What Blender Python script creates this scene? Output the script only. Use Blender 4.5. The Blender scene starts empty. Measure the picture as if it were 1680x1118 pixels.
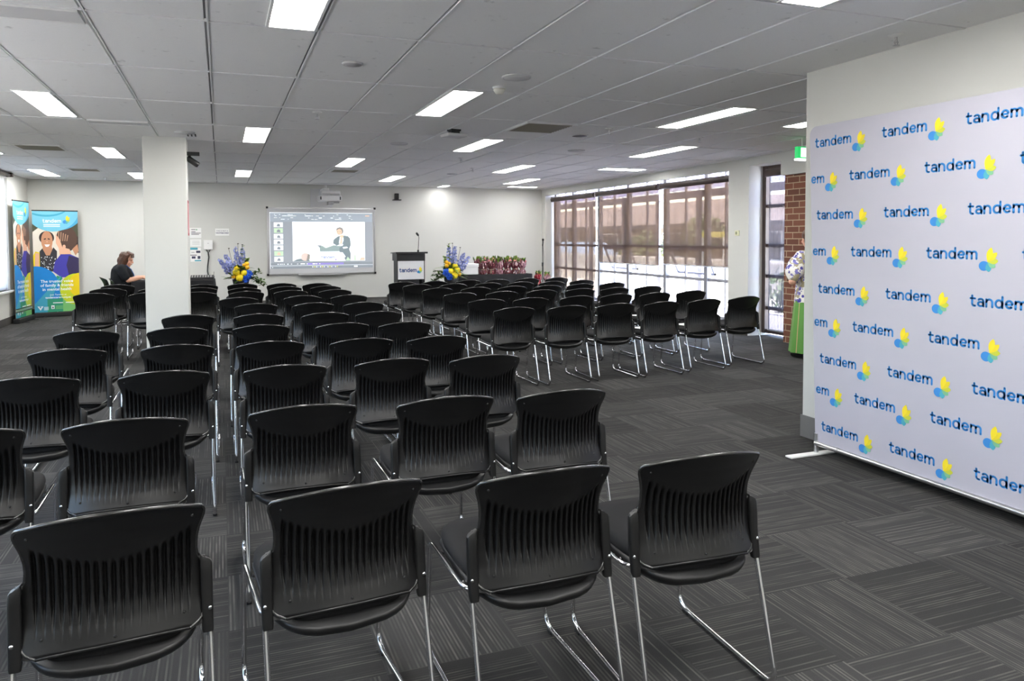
import bpy, bmesh, math, random
from mathutils import Vector, Matrix
random.seed(7)
PI = math.pi
S = bpy.context.scene
COL = S.collection

# ------------------------------------------------------------------ camera
F_PX, CY_PX, PITCH, ROLL, YAW, CAM_H = 1243.47652, 444.46164, 0.04229, 0.00375, 0.36604, 1.4775
cd = bpy.data.cameras.new('camera'); cam = bpy.data.objects.new('camera', cd); COL.objects.link(cam)
cy, sy, cp, sp = math.cos(YAW), math.sin(YAW), math.cos(PITCH), math.sin(PITCH)
rt = Vector((cy, -sy, 0)); fw = Vector((sy*cp, cy*cp, -sp)); dn = fw.cross(rt)
cr, sr = math.cos(ROLL), math.sin(ROLL)
rt2 = cr*rt + sr*dn; dn2 = -sr*rt + cr*dn
m = Matrix((rt2, -dn2, -fw)).transposed().to_4x4(); m.translation = (0, 0, CAM_H)
cam.matrix_world = m
cd.sensor_width = 36.0; cd.sensor_fit = 'HORIZONTAL'; cd.lens = F_PX/1680*36
cd.shift_y = (CY_PX-559)/1680
cd.clip_start = 0.05; cd.clip_end = 300
S.camera = cam

# ------------------------------------------------------------------ view, world, sun
S.view_settings.view_transform = 'Standard'; S.view_settings.look = 'None'
S.view_settings.gamma = 1.0; S.view_settings.use_curve_mapping = False
S.view_settings.exposure = 0.50
S.cycles.use_denoising = True
S.cycles.max_bounces = 8; S.cycles.diffuse_bounces = 5; S.cycles.glossy_bounces = 3
S.cycles.transmission_bounces = 4; S.cycles.transparent_max_bounces = 12
S.cycles.sample_clamp_indirect = 6.0
LAMP = 25.0                     # radiance of the ceiling panels
SKY = 2.7
W = bpy.data.worlds.new('sky'); S.world = W; W.use_nodes = True
wn = W.node_tree.nodes; wl = W.node_tree.links
sk = wn.new('ShaderNodeTexSky'); sk.sky_type = 'NISHITA'; sk.sun_disc = False
sk.sun_elevation = math.radians(58); sk.sun_rotation = math.radians(10); sk.altitude = 50
wl.new(sk.outputs[0], wn['Background'].inputs[0]); wn['Background'].inputs[1].default_value = SKY
sd = bpy.data.lights.new('sun', 'SUN'); sd.energy = 95.0; sd.angle = 0.01; sd.color = (1, .96, .9)
so = bpy.data.objects.new('sun', sd); COL.objects.link(so)
so.rotation_euler = Vector((0.12, -0.38, -0.92)).to_track_quat('-Z', 'Y').to_euler()

# ------------------------------------------------------------------ helpers
def L1(c):
    c /= 255.0
    return c/12.92 if c <= 0.04045 else ((c+0.055)/1.055)**2.4
def rgb(r, g, b): return (L1(r), L1(g), L1(b), 1)

def mat(name, col, rough=.5, metal=0, spec=.5, emit=0, ecol=None, trans=None, coat=0, alpha=1, sheen=0):
    M = bpy.data.materials.new(name); M.use_nodes = True
    b = M.node_tree.nodes['Principled BSDF']
    b.inputs['Base Color'].default_value = col; b.inputs['Roughness'].default_value = rough
    b.inputs['Metallic'].default_value = metal; b.inputs['Specular IOR Level'].default_value = spec
    if coat: b.inputs['Coat Weight'].default_value = coat
    if sheen: b.inputs['Sheen Weight'].default_value = sheen
    if emit:
        b.inputs['Emission Color'].default_value = ecol or col; b.inputs['Emission Strength'].default_value = emit
    if alpha < 1: b.inputs['Alpha'].default_value = alpha
    return M

class G:
    """tiny node-graph writer"""
    def __init__(s, M): s.t = M.node_tree; s.n = s.t.nodes; s.l = s.t.links; s.b = s.n.get('Principled BSDF')
    def put(s, sock, v):
        if isinstance(v, (int, float, tuple, list)): sock.default_value = v
        else: s.l.new(v, sock)
    def m(s, op, a, b=0, c=0):
        k = s.n.new('ShaderNodeMath'); k.operation = op
        for i, v in enumerate((a, b, c)): s.put(k.inputs[i], v)
        return k.outputs[0]
    def xyz(s, kind='Object'):
        t = s.n.new('ShaderNodeTexCoord'); q = s.n.new('ShaderNodeSeparateXYZ'); s.l.new(t.outputs[kind], q.inputs[0])
        return q.outputs
    def comb(s, x, y, z=0):
        k = s.n.new('ShaderNodeCombineXYZ')
        for i, v in enumerate((x, y, z)): s.put(k.inputs[i], v)
        return k.outputs[0]
    def white(s, vec):
        k = s.n.new('ShaderNodeTexWhiteNoise'); k.noise_dimensions = '3D'; s.put(k.inputs['Vector'], vec); return k.outputs['Value']
    def noise(s, vec, scale=5, detail=2):
        k = s.n.new('ShaderNodeTexNoise'); 
        if vec is not None: s.put(k.inputs['Vector'], vec)
        k.inputs['Scale'].default_value = scale; k.inputs['Detail'].default_value = detail; return k.outputs[0]
    def mix(s, f, a, b):
        k = s.n.new('ShaderNodeMix'); k.data_type = 'RGBA'
        s.put(k.inputs[0], f); s.put(k.inputs[6], a); s.put(k.inputs[7], b); return k.outputs[2]
    def mixf(s, f, a, b):
        k = s.n.new('ShaderNodeMix'); k.data_type = 'FLOAT'
        s.put(k.inputs[0], f); s.put(k.inputs[2], a); s.put(k.inputs[3], b); return k.outputs[0]
    def ramp(s, f, lo, hi):
        k = s.n.new('ShaderNodeMapRange'); s.put(k.inputs[0], f); k.inputs[1].default_value = lo; k.inputs[2].default_value = hi
        return k.outputs[0]
    def bump(s, h, st=.2, d=.01):
        k = s.n.new('ShaderNodeBump'); k.inputs['Strength'].default_value = st; k.inputs['Distance'].default_value = d
        s.l.new(h, k.inputs['Height']); s.l.new(k.outputs[0], s.b.inputs['Normal'])

class MB:
    def __init__(s): s.v = []; s.f = []; s.mi = []; s.sm = []
    def add(s, vs, fs, mi=0, smooth=False, M=None):
        o = len(s.v)
        for p in vs:
            p = Vector(p); s.v.append(M @ p if M is not None else p)
        for f in fs: s.f.append([i+o for i in f]); s.mi.append(mi); s.sm.append(smooth)
    def box(s, a, b, mi=0, M=None, bev=0):
        x0, y0, z0 = a; x1, y1, z1 = b
        if bev:
            bm = bmesh.new(); bmesh.ops.create_cube(bm, size=1)
            for v in bm.verts: v.co = Vector(((x0+x1)/2+v.co.x*(x1-x0), (y0+y1)/2+v.co.y*(y1-y0), (z0+z1)/2+v.co.z*(z1-z0)))
            bmesh.ops.bevel(bm, geom=bm.edges[:], offset=bev, segments=2, affect='EDGES', profile=.5)
            bm.verts.index_update()
            s.add([v.co for v in bm.verts], [[v.index for v in f.verts] for f in bm.faces], mi, False, M); bm.free(); return
        v = [(x0,y0,z0),(x1,y0,z0),(x1,y1,z0),(x0,y1,z0),(x0,y0,z1),(x1,y0,z1),(x1,y1,z1),(x0,y1,z1)]
        s.add(v, [(3,2,1,0),(4,5,6,7),(0,1,5,4),(1,2,6,5),(2,3,7,6),(3,0,4,7)], mi, False, M)
    def tube(s, pts, r, n=8, mi=0, M=None, cap=True):
        pts = [Vector(p) for p in pts]; k = len(pts)
        rs = r if isinstance(r, (list, tuple)) else [r]*k
        vs = []; fs = []; up = None
        for i, p in enumerate(pts):
            d = (pts[min(i+1, k-1)]-pts[max(i-1, 0)])
            if d.length < 1e-9: d = Vector((0, 0, 1))
            d.normalize()
            if up is None:
                a = Vector((0, 0, 1)) if abs(d.z) < .9 else Vector((1, 0, 0))
                up = (a-d*a.dot(d)).normalized()
            else:
                up = up-d*up.dot(d)
                up = up.normalized() if up.length > 1e-6 else d.orthogonal().normalized()
            e = d.cross(up)
            for j in range(n):
                t = 2*PI*j/n; vs.append(p+(up*math.cos(t)+e*math.sin(t))*rs[i])
        for i in range(k-1):
            for j in range(n):
                fs.append((i*n+j, i*n+(j+1) % n, (i+1)*n+(j+1) % n, (i+1)*n+j))
        s.add(vs, fs, mi, True, M)
        if cap:
            s.add(vs[:n], [tuple(range(n))[::-1]], mi, False, M); s.add(vs[-n:], [tuple(range(n))], mi, False, M)
    def lathe(s, prof, n=16, mi=0, M=None, c=(0, 0, 0), smooth=True):
        vs = []; fs = []
        for r, z in prof:
            for j in range(n):
                t = 2*PI*j/n; vs.append((c[0]+r*math.cos(t), c[1]+r*math.sin(t), c[2]+z))
        for i in range(len(prof)-1):
            for j in range(n): fs.append((i*n+j, i*n+(j+1) % n, (i+1)*n+(j+1) % n, (i+1)*n+j))
        fs.append(tuple(range(n))[::-1]); fs.append(tuple((len(prof)-1)*n+j for j in range(n)))
        s.add(vs, fs, mi, smooth, M)
    def ell(s, c, r, nu=14, nv=9, mi=0, M=None, rot=None, fn=None):
        vs = []; fs = []
        for i in range(nv+1):
            ph = PI*i/nv
            for j in range(nu):
                t = 2*PI*j/nu; d = Vector((math.sin(ph)*math.cos(t), math.sin(ph)*math.sin(t), math.cos(ph)))
                k = fn(d) if fn else 1
                p = Vector((d.x*r[0]*k, d.y*r[1]*k, d.z*r[2]*k))
                if rot is not None: p = rot @ p
                vs.append(Vector(c)+p)
        for i in range(nv):
            for j in range(nu): fs.append((i*nu+j, (i+1)*nu+j, (i+1)*nu+(j+1) % nu, i*nu+(j+1) % nu))
        s.add(vs, fs, mi, True, M)
    def flat(s, pts, fr, layer=0, mi=0):
        """polygon printed on a surface: fr = (origin, u, v, normal)"""
        o, u, v, n = fr
        s.add([o+u*p[0]+v*p[1]+n*(layer*.0004) for p in pts], [tuple(range(len(pts)))], mi)
    def build(s, name, mats, parent=None, loc=None, label=None):
        me = bpy.data.meshes.new(name); me.from_pydata([tuple(v) for v in s.v], [], s.f)
        for M in (mats if isinstance(mats, (list, tuple)) else [mats]): me.materials.append(M)
        me.polygons.foreach_set('material_index', s.mi); me.polygons.foreach_set('use_smooth', s.sm); me.update()
        return link(name, me, parent, loc, label)

def link(name, me, parent=None, loc=None, label=None):
    o = bpy.data.objects.new(name, me); COL.objects.link(o)
    if parent: o.parent = parent
    if loc: o.location = loc
    if label: o['label'] = label
    return o
def tag(o, label, cat, group=None, kind=None):
    o['label'] = label; o['category'] = cat
    if group: o['group'] = group
    if kind: o['kind'] = kind
    return o
def thing(name, label, cat, loc=(0, 0, 0), rz=0, group=None):
    o = bpy.data.objects.new(name, None); COL.objects.link(o); o.location = loc; o.rotation_euler = (0, 0, rz)
    o.empty_display_size = .1
    return tag(o, label, cat, group)
def struct(o): o['kind'] = 'structure'; return o
def copy_tree(o, parent=None):
    c = o.copy(); COL.objects.link(c); c.parent = parent
    for ch in list(o.children): copy_tree(ch, c)
    return c
def circle(cx, cy_, r, n=28, a0=0, a1=2*PI, ry=None):
    ry = ry or r
    full = abs(a1-a0-2*PI) < 1e-6
    k = n if full else n+1
    return [(cx+r*math.cos(a0+(a1-a0)*i/n), cy_+ry*math.sin(a0+(a1-a0)*i/n)) for i in range(k)]
def clip(poly, x0, x1, y0, y1):
    """clip a convex-ish polygon to a rectangle"""
    def cut(P, inside, inter):
        out = []
        for i in range(len(P)):
            a, b = P[i-1], P[i]
            if inside(b):
                if not inside(a): out.append(inter(a, b))
                out.append(b)
            elif inside(a): out.append(inter(a, b))
        return out
    def ix(x): return lambda a, b: (x, a[1]+(b[1]-a[1])*(x-a[0])/(b[0]-a[0]))
    def iy(y): return lambda a, b: (a[0]+(b[0]-a[0])*(y-a[1])/(b[1]-a[1]), y)
    for ins, it in ((lambda p: p[0] >= x0-1e-9, ix(x0)), (lambda p: p[0] <= x1+1e-9, ix(x1)), (lambda p: p[1] >= y0-1e-9, iy(y0)), (lambda p: p[1] <= y1+1e-9, iy(y1))):
        if len(poly) < 3: return []
        poly = cut(poly, ins, it)
    return poly
def arc(p, c, q, n=6):
    """quadratic bend from p to q around corner c"""
    p, c, q = Vector(p), Vector(c), Vector(q)
    return [p*(1-t)**2+c*2*t*(1-t)+q*t*t for t in [i/n for i in range(n+1)]]

# ------------------------------------------------------------------ materials
def carpet():
    M = mat('carpet_tiles', (.03, .03, .03, 1), .95, spec=.15); g = G(M); x, y, z = g.xyz()
    T = .5
    ix = g.m('FLOOR', g.m('DIVIDE', x, T)); iy = g.m('FLOOR', g.m('DIVIDE', y, T))
    par = g.m('MODULO', g.m('ADD', g.m('ADD', ix, iy), 100), 2)
    u = g.mixf(par, x, y); v = g.mixf(par, y, x)
    su = g.m('DIVIDE', u, .0140); sid = g.m('FLOOR', su)
    r = g.white(g.comb(sid, ix, iy))
    fr = g.m('FRACT', su)
    line = g.m('MULTIPLY', g.m('GREATER_THAN', fr, .3), g.m('LESS_THAN', fr, .8))
    dash = g.noise(g.comb(g.m('MULTIPLY', sid, 7.31), g.m('MULTIPLY', v, 6.0), g.m('MULTIPLY', ix, 3.7)), 1.0, 1)
    on = g.m('MULTIPLY', g.ramp(r, .2, .7), g.m('ADD', .35, g.m('MULTIPLY', .65, g.ramp(dash, .40, .58))))
    on = g.m('MULTIPLY', on, line)
    fine = g.noise(g.comb(g.m('MULTIPLY', x, 400), g.m('MULTIPLY', y, 400), 0), 1, 1)
    tone = g.m('ADD', .75, g.m('MULTIPLY', g.white(g.comb(ix, iy, 3)), .5))
    tone = g.m('MULTIPLY', tone, g.m('ADD', .7, g.m('MULTIPLY', fine, .6)))
    c = g.mix(on, rgb(57, 57, 57), rgb(86, 85, 82))
    k = g.n.new('ShaderNodeVectorMath'); k.operation = 'SCALE'; g.l.new(c, k.inputs[0]); g.l.new(tone, k.inputs['Scale'])
    g.l.new(k.outputs[0], g.b.inputs['Base Color']); g.bump(fine, .4, .004)
    return M
def plaster(name, col, amt=.03):
    M = mat(name, col, .75, spec=.3); g = G(M); t = g.n.new('ShaderNodeTexCoord')
    n = g.noise(t.outputs['Object'], 1.3, 3)
    d = tuple(c*(1-amt) for c in col[:3])+(1,)
    g.l.new(g.mix(n, col, d), g.b.inputs['Base Color'])
    n2 = g.noise(t.outputs['Object'], 220, 2); g.bump(n2, .05, .002)
    return M
def tile_mat():
    M = mat('ceiling_tile', rgb(214, 214, 212), .95, spec=.1); g = G(M); t = g.n.new('ShaderNodeTexCoord')
    n = g.noise(t.outputs['Object'], 160, 2); n3 = g.ramp(g.noise(t.outputs['Object'], 14, 4), .67, .78)
    c = g.mix(n, rgb(246, 246, 245), rgb(238, 238, 237)); c = g.mix(n3, c, rgb(210, 210, 209))
    g.l.new(c, g.b.inputs['Base Color']); g.bump(n, .15, .003)
    return M
def brick_mat():
    M = mat('red_brick', rgb(140, 70, 50), .85); g = G(M); x, y, z = g.xyz()
    k = g.n.new('ShaderNodeTexBrick'); g.put(k.inputs['Vector'], g.comb(g.m('ADD', x, y), z, 0))
    k.offset = .5
    k.inputs['Color1'].default_value = rgb(130, 80, 60); k.inputs['Color2'].default_value = rgb(100, 60, 46); k.inputs['Mortar'].default_value = rgb(186, 168, 140)
    k.inputs['Scale'].default_value = 1; k.inputs['Mortar Size'].default_value = .006; k.inputs['Brick Width'].default_value = .24; k.inputs['Row Height'].default_value = .086
    n = g.noise(g.comb(x, y, z), 30, 3)
    g.l.new(g.mix(g.m('MULTIPLY', n, .35), k.outputs[0], rgb(90, 55, 45)), g.b.inputs['Base Color'])
    g.bump(k.outputs['Fac'], -.4, .006)
    return M
def fabric(name, col, amt=.15, scale=700, rough=.9):
    M = mat(name, col, rough, spec=.25); g = G(M); t = g.n.new('ShaderNodeTexCoord')
    n = g.noise(t.outputs['Object'], scale, 2); d = tuple(c*(1-amt*2) for c in col[:3])+(1,)
    g.l.new(g.mix(n, col, d), g.b.inputs['Base Color']); g.bump(n, .1, .002)
    return M
def varied(name, c1, c2, scale=30, rough=.7, spec=.4):
    M = mat(name, c1, rough, spec=spec); g = G(M); t = g.n.new('ShaderNodeTexCoord')
    n = g.ramp(g.noise(t.outputs['Object'], scale, 3), .35, .65)
    g.l.new(g.mix(n, c1, c2), g.b.inputs['Base Color'])
    return M
def see_through(name, col, clear, tcol, gloss=0, thread=0):
    """sheer cloth or glass: part clear, part scattering"""
    M = bpy.data.materials.new(name); M.use_nodes = True; t = M.node_tree; t.nodes.clear()
    o = t.nodes.new('ShaderNodeOutputMaterial'); tr = t.nodes.new('ShaderNodeBsdfTransparent'); tr.inputs[0].default_value = tcol
    mx = t.nodes.new('ShaderNodeMixShader'); mx.inputs[0].default_value = 1-clear
    t.links.new(tr.outputs[0], mx.inputs[1])
    if gloss:
        s = t.nodes.new('ShaderNodeBsdfGlossy'); s.inputs['Roughness'].default_value = .02; s.inputs[0].default_value = (1, 1, 1, 1)
    else:
        a = t.nodes.new('ShaderNodeBsdfDiffuse'); a.inputs[0].default_value = col
        b = t.nodes.new('ShaderNodeBsdfTranslucent'); b.inputs[0].default_value = col
        s = t.nodes.new('ShaderNodeMixShader'); s.inputs[0].default_value = .5
        t.links.new(a.outputs[0], s.inputs[1]); t.links.new(b.outputs[0], s.inputs[2])
    t.links.new(s.outputs[0], mx.inputs[2]); t.links.new(mx.outputs[0], o.inputs[0])
    return M

m_carpet = carpet(); m_wall = plaster('wall_paint', rgb(212, 212, 207)); m_tile = tile_mat(); m_brick = brick_mat()
m_tee = mat('ceiling_tee', rgb(240, 240, 240), .4); m_slab = mat('ceiling_void', rgb(165, 165, 165), .9)
m_white = mat('white_paint', rgb(235, 235, 233), .45); m_skirt = varied('grey_skirting', rgb(112, 112, 110), rgb(100, 100, 99), 3)
m_dkskirt = varied('dark_skirting', rgb(75, 72, 70), rgb(62, 60, 59), 3)
m_lamp = mat('light_diffuser', (1, 1, 1, 1), .5, emit=LAMP, ecol=(1, .985, .96, 1))
m_black = mat('black_plastic', (.006, .006, .0064, 1), .35, spec=.55); m_rim = mat('black_plastic_rim', (.02, .02, .02, 1), .2, spec=.9)
m_black2 = mat('black_sleeve', (.007, .007, .0074, 1), .42, spec=.45)
m_seat = fabric('charcoal_seat_fabric', (.012, .012, .0128, 1), .2, 500)
m_chrome = mat('chrome', (.78, .78, .79, 1), .10, 1)
m_steel = mat('brushed_steel', (.55, .55, .56, 1), .3, 1)
m_alu = mat('aluminium', (.72, .72, .72, 1), .32, 1)
m_dark = mat('matte_black', (.012, .012, .013, 1), .55)
m_cloth = fabric('black_cloth', (.022, .022, .025, 1), .2, 300)
m_dkframe = varied('dark_bronze_frame', rgb(70, 58, 54), rgb(58, 49, 46), 4, .45)
m_greyframe = varied('grey_window_frame', rgb(150, 150, 156), rgb(138, 138, 144), 4, .45)
m_glass = see_through('window_glass', (1, 1, 1, 1), .94, (1, 1, 1, 1), 1)
m_blind = see_through('sheer_brown_blind', rgb(66, 54, 44), .075, rgb(215, 208, 202))
m_blind2 = see_through('sheer_grey_blind', rgb(66, 63, 65), .085, rgb(245, 245, 255))
m_paper = mat('paper', rgb(238, 238, 236), .7)
m_ink = mat('dark_ink', rgb(60, 60, 70), .7)
m_skin = varied('skin', rgb(226, 176, 150), rgb(214, 160, 134), 8, .5)
m_hair = varied('brown_hair', rgb(98, 62, 42), rgb(58, 36, 24), 60, .45)
m_leaf = varied('green_leaf', rgb(84, 112, 50), rgb(46, 72, 32), 30, .5)
m_leaf2 = varied('lime_leaf', rgb(140, 168, 60), rgb(86, 120, 40), 30, .5)

# ------------------------------------------------------------------ lettering and emblem
def letters():
    A = lambda cx, cy_, rx, ry, a, b, n=10: [(cx+rx*math.cos(math.radians(a+(b-a)*i/n)), cy_+ry*math.sin(math.radians(a+(b-a)*i/n))) for i in range(n+1)]
    t = ([[(.22, 1.38), (.22, .3)]+A(.5, .3, .28, .3, 180, 270, 6)+[(.62, .02)], [(.0, 1.0), (.6, 1.0)]], .92)
    a = ([A(.42, .62, .36, .38, 140, 0)+[(.78, 0)], A(.42, .3, .36, .28, 0, 360, 18)], 1.14)
    n = ([[(0, 0), (0, 1)], A(.38, .6, .38, .4, 180, 0)+[(.76, 0)]], 1.16)
    d = ([A(.42, .5, .42, .5, 0, 360, 20), [(.84, 0), (.84, 1.46)]], 1.24)
    e = ([[(.04, .52), (.84, .52)]+A(.44, .52, .40, .48, 0, 315, 18)], 1.2)
    m_ = ([[(0, 0), (0, 1)], A(.32, .66, .32, .34, 180, 0, 8)+[(.64, 0)], A(.96, .66, .32, .34, 180, 0, 8)+[(1.28, 0)]], 1.28)
    out = []; x = .1
    for g_, w in (t, a, n, d, e, m_):
        for st in g_: out.append([(x+p[0], p[1]) for p in st])
        x += w
    return out, x
LET, LET_W = letters()
def put_word(mb, fr, x, y, unit, mi, layer=1, wd=.25, uy=None):
    """the brand word, stroke by stroke, left end at (x,y)"""
    h = wd/2; uy = uy or unit
    for st in LET:
        for (ax, ay), (bx, by) in zip(st, st[1:]):
            dx, dy = bx-ax, by-ay; l = math.hypot(dx, dy) or 1; nx, ny = -dy/l*h, dx/l*h; ex, ey = dx/l*.02, dy/l*.02
            mb.flat([(x+unit*p, y+uy*q) for p, q in ((ax-nx-ex, ay-ny-ey), (bx-nx+ex, by-ny+ey), (bx+nx+ex, by+ny+ey), (ax+nx-ex, ay+ny-ey))], fr, layer, mi)
        for px, py in (st[0], st[-1]):
            mb.flat([(x+unit*p, y+uy*q) for p, q in circle(px, py, h, 10)], fr, layer, mi)
def petal(ang, ln, w, tip=.6):
    a = math.radians(ang); c, s_ = math.cos(a), math.sin(a); P = []
    for i in range(9):
        t = i/8; P.append((t*ln, w*math.sin(PI*t**tip)**.8 if 0 < t < 1 else 0))
    for i in range(7, 0, -1):
        t = i/8; P.append((t*ln, -w*math.sin(PI*t**tip)**.8))
    return [(x*c-y*s_, x*s_+y*c) for x, y in P]
PET = [(circle(-.52, -.62, .72, 20), 0), (petal(-82, 1.5, .42, 1.4), 1), (petal(-36, 1.35, .42, 1.3), 2), (petal(6, 1.5, .42, 1.3), 3), (petal(46, 1.9, .40, 1.2), 4), (petal(76, 2.15, .42, 1.2), 5)]
def put_emblem(mb, fr, x, y, unit, base, layer=1, ux=None):
    ux = ux or unit
    for k, (P, ci) in enumerate(PET): mb.flat([(x+ux*p, y+unit*q) for p, q in P], fr, layer+k*.5, base+ci)
m_logo = mat('logo_blue', rgb(46, 134, 208), .7)
EMB = [mat('emblem_blue', rgb(52, 130, 200), .7), mat('emblem_teal', rgb(70, 160, 180), .7), mat('emblem_green', rgb(120, 180, 140), .7), mat('emblem_olive', rgb(190, 195, 60), .7), mat('emblem_gold', rgb(226, 205, 40), .7), mat('emblem_yellow', rgb(236, 214, 40), .7)]
def text_mesh(body, size=1.0, align='LEFT', bold=0):
    cu = bpy.data.curves.new('t', 'FONT'); cu.body = body; cu.size = size; cu.align_x = align; cu.offset = bold; cu.resolution_u = 2
    o = bpy.data.objects.new('t', cu); COL.objects.link(o)
    dg = bpy.context.evaluated_depsgraph_get(); me = bpy.data.meshes.new_from_object(o.evaluated_get(dg))
    vs = [(v.co.x, v.co.y) for v in me.vertices]; fs = [tuple(p.vertices) for p in me.polygons]
    bpy.data.objects.remove(o); bpy.data.curves.remove(cu); bpy.data.meshes.remove(me)
    return vs, fs
def put_text(mb, fr, body, x, y, size, mi, layer=1, align='LEFT', bold=0):
    vs, fs = text_mesh(body, size, align, bold); o, u, v, n = fr
    mb.add([o+u*(x+p[0])+v*(y+p[1])+n*(layer*.0004) for p in vs], fs, mi)

# ================================================================== THE ROOM
XL, XR, YB, YF, CZ = -3.51, 7.386, 17.2, -4.2, CAM_H+1.2009
b = MB(); b.box((XL-.2, YF-.2, -.2), (XR+.45, YB+.2, 0)); struct(b.build('floor', m_carpet))
# ceiling: lay-in tiles 0.6 wide, shadow gaps along the main tees, thin white cross tees
GX, GY, TX, TY = -.05398, 4.53058, .6, 1.34575
b = MB(); n0, n1 = -6, 13; j0, j1 = -7, 10
for i in range(n0, n1):
    for j in range(j0, j1):
        x0, x1 = max(GX+TX*i+.012, XL), min(GX+TX*(i+1)-.012, XR+.4); y0, y1 = max(GY+TY*j+.009, YF), min(GY+TY*(j+1)-.009, YB)
        if x1-x0 > .02 and y1-y0 > .02: b.box((x0, y0, CZ), (x1, y1, CZ+.014), 0)
for i in range(n0, n1+1):
    x = GX+TX*i
    if XL < x < XR+.4: b.box((x+.001, YF, CZ-.004), (x+.011, YB, CZ+.013), 1)
for j in range(j0, j1+1):
    y = GY+TY*j
    if YF < y < YB: b.box((XL, y-.001, CZ-.004), (XR+.4, y+.007, CZ+.013), 1)
b.box((XL-.2, YF-.2, CZ+.0141), (XR+.45, YB+.2, CZ+.25), 2)
struct(b.build('ceiling', [m_tile, m_tee, m_slab]))
b = MB(); b.box((XL-.2, YB, 0), (XR+.45, YB+.2, CZ+.014)); struct(b.build('wall_back', m_wall))
b = MB(); b.box((XL-.2, YF-.2, 0), (XR+.45, YF, CZ+.014)); struct(b.build('wall_front', m_wall))
WL0, WL1, WLZ0, WLZ1 = 12.9, 15.72, .60, 2.58
b = MB(); b.box((XL-.2, YF, 0), (XL, 0.5, CZ+.014)); b.box((XL-.2, 0.5, 0), (XL, 7.5, WLZ0)); b.box((XL-.2, 0.5, WLZ1), (XL, 7.5, CZ+.014)); b.box((XL-.2, 7.5, 0), (XL, WL0, CZ+.014))  # near opening is added to let more daylight in
b.box((XL-.2, WL0, 0), (XL, WL1, WLZ0)); b.box((XL-.2, WL0, WLZ1), (XL, WL1, CZ+.014)); b.box((XL-.2, WL1, 0), (XL, YB, CZ+.014))
struct(b.build('wall_left', m_wall))
b = MB(); b.box((XL, YF, 0), (XL+.012, YB, .13)); struct(b.build('baseboard_left', m_dkskirt))
b = MB(); b.box((XL+.012, YB-.012, 0), (-.05, YB, .13)); b.box((3.98, YB-.012, 0), (XR, YB, .13)); struct(b.build('baseboard_back', m_dkskirt))
m_tint2 = see_through('added_window_dim_glass', (1, 1, 1, 1), .95, (.56, .56, .56, 1), 1)  # grey tint only regulates daylight through the added near window
for k, (y0, y1) in enumerate(((WL0, WL1), (0.5, 7.5))):  # second entry is an unseen window, added for ambient daylight
    b = MB(); xo = XL-.14
    b.box((xo, y0, WLZ0), (xo+.05, y1, WLZ0+.05)); b.box((xo, y0, WLZ1-.05), (xo+.05, y1, WLZ1)); n = 4
    for i in range(n+1):
        y = y0+(y1-y0)*i/n; b.box((xo, max(y-.025, y0), WLZ0), (xo+.05, min(y+.025, y1), WLZ1))
    b.box((XL-.13, y0-.02, WLZ0-.03), (XL+.06, y1+.04, WLZ0), 1)
    w = struct(b.build('window_%d' % (3+k), [m_greyframe, m_white]))
    g_ = MB(); g_.box((xo+.02, y0, WLZ0+.03), (xo+.026, y1, WLZ1-.03)); g_.build('pane', m_tint2 if k else m_glass, w)
# window wall on the right
W1A, W1B, W2A, W2B = 9.84, 16.98, 8.62, 9.355
XG = 7.69
b = MB()
b.box((XR, W1A, 2.52), (XR+.09, YB, CZ+.014)); b.box((XR+.09, W1A, 2.645), (XG+.1, YB, CZ+.014)); b.box((XR, W1B, 0), (XG+.1, YB, 2.52))
b.box((XR, W2B, 0), (XG+.1, W1A, CZ+.014)); b.box((XR, W2A-.1, 2.555), (XG+.1, W2B, CZ+.014))
b.box((XG-.1, W1A, 0), (XG+.1, W1B, .12))
b.box((XG, YF, 0), (XG+.1, 6.4, CZ+.014)); struct(b.build('wall_right', m_wall))
b = MB(); b.box((XR-.04, 5.9, 2.352), (XG+.1, W2A, CZ+.014)); struct(b.build('trim_1', m_wall))
b = MB(); b.box((XR+.02, 6.4, 0), (XG+.25, W2A-.02, 2.352)); struct(b.build('wall_brick', m_brick))
b = MB(); b.box((XR-.012, W2B, 0), (XR, W1A, .13)); struct(b.build('baseboard_right', m_dkskirt))
def window(name, y0, y1, z0, z1, thick, thin, rails, fm):
    b = MB(); x0, x1 = XG-.03, XG+.03
    b.box((x0, y0, z0), (x1, y1, z0+.06)); b.box((x0, y0, z1-.06), (x1, y1, z1))
    for y in [y0+.03, y1-.03]+thick: b.box((x0-.02, y-.045, z0), (x1, y+.045, z1))
    for y in thin: b.box((x0+.01, y-.014, z0), (x1-.01, y+.014, z1))
    for z in rails: b.box((x0, y0, z-.025), (x1, y1, z+.025))
    w = struct(b.build(name, fm))
    g_ = MB(); g_.box((XG-.003, y0, z0), (XG+.003, y1, z1)); g_.build('pane', m_glass, w)
    return w
w1 = window('window_1', W1A, W1B, .12, 2.645, [15.97, 14.68, 13.42, 12.06, 10.79], [16.45, 15.37, 14.05, 12.75, 11.44, 10.3], [1.32, .77], m_greyframe)
for y0, y1 in ((10.9, 12.05), (13.5, 14.6)):                       # awning sashes pushed open
    b = MB(); M = Matrix.Translation((XG+.04, 0, 1.29)) @ Matrix.Rotation(math.radians(-24), 4, 'Y')
    for q in ((y0, y0+.045), (y1-.045, y1)): b.box((-.015, q[0], -.5), (.015, q[1], 0), 0, M)
    b.box((-.015, y0, -.5), (.015, y1, -.46), 0, M); b.box((-.015, y0, -.04), (.015, y1, 0), 0, M)
    b.build('sash', m_greyframe, w1)
w2 = window('window_2', W2A, W2B, .04, 2.55, [], [], [1.95, 1.36, .9, .42], m_dkframe)
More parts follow.
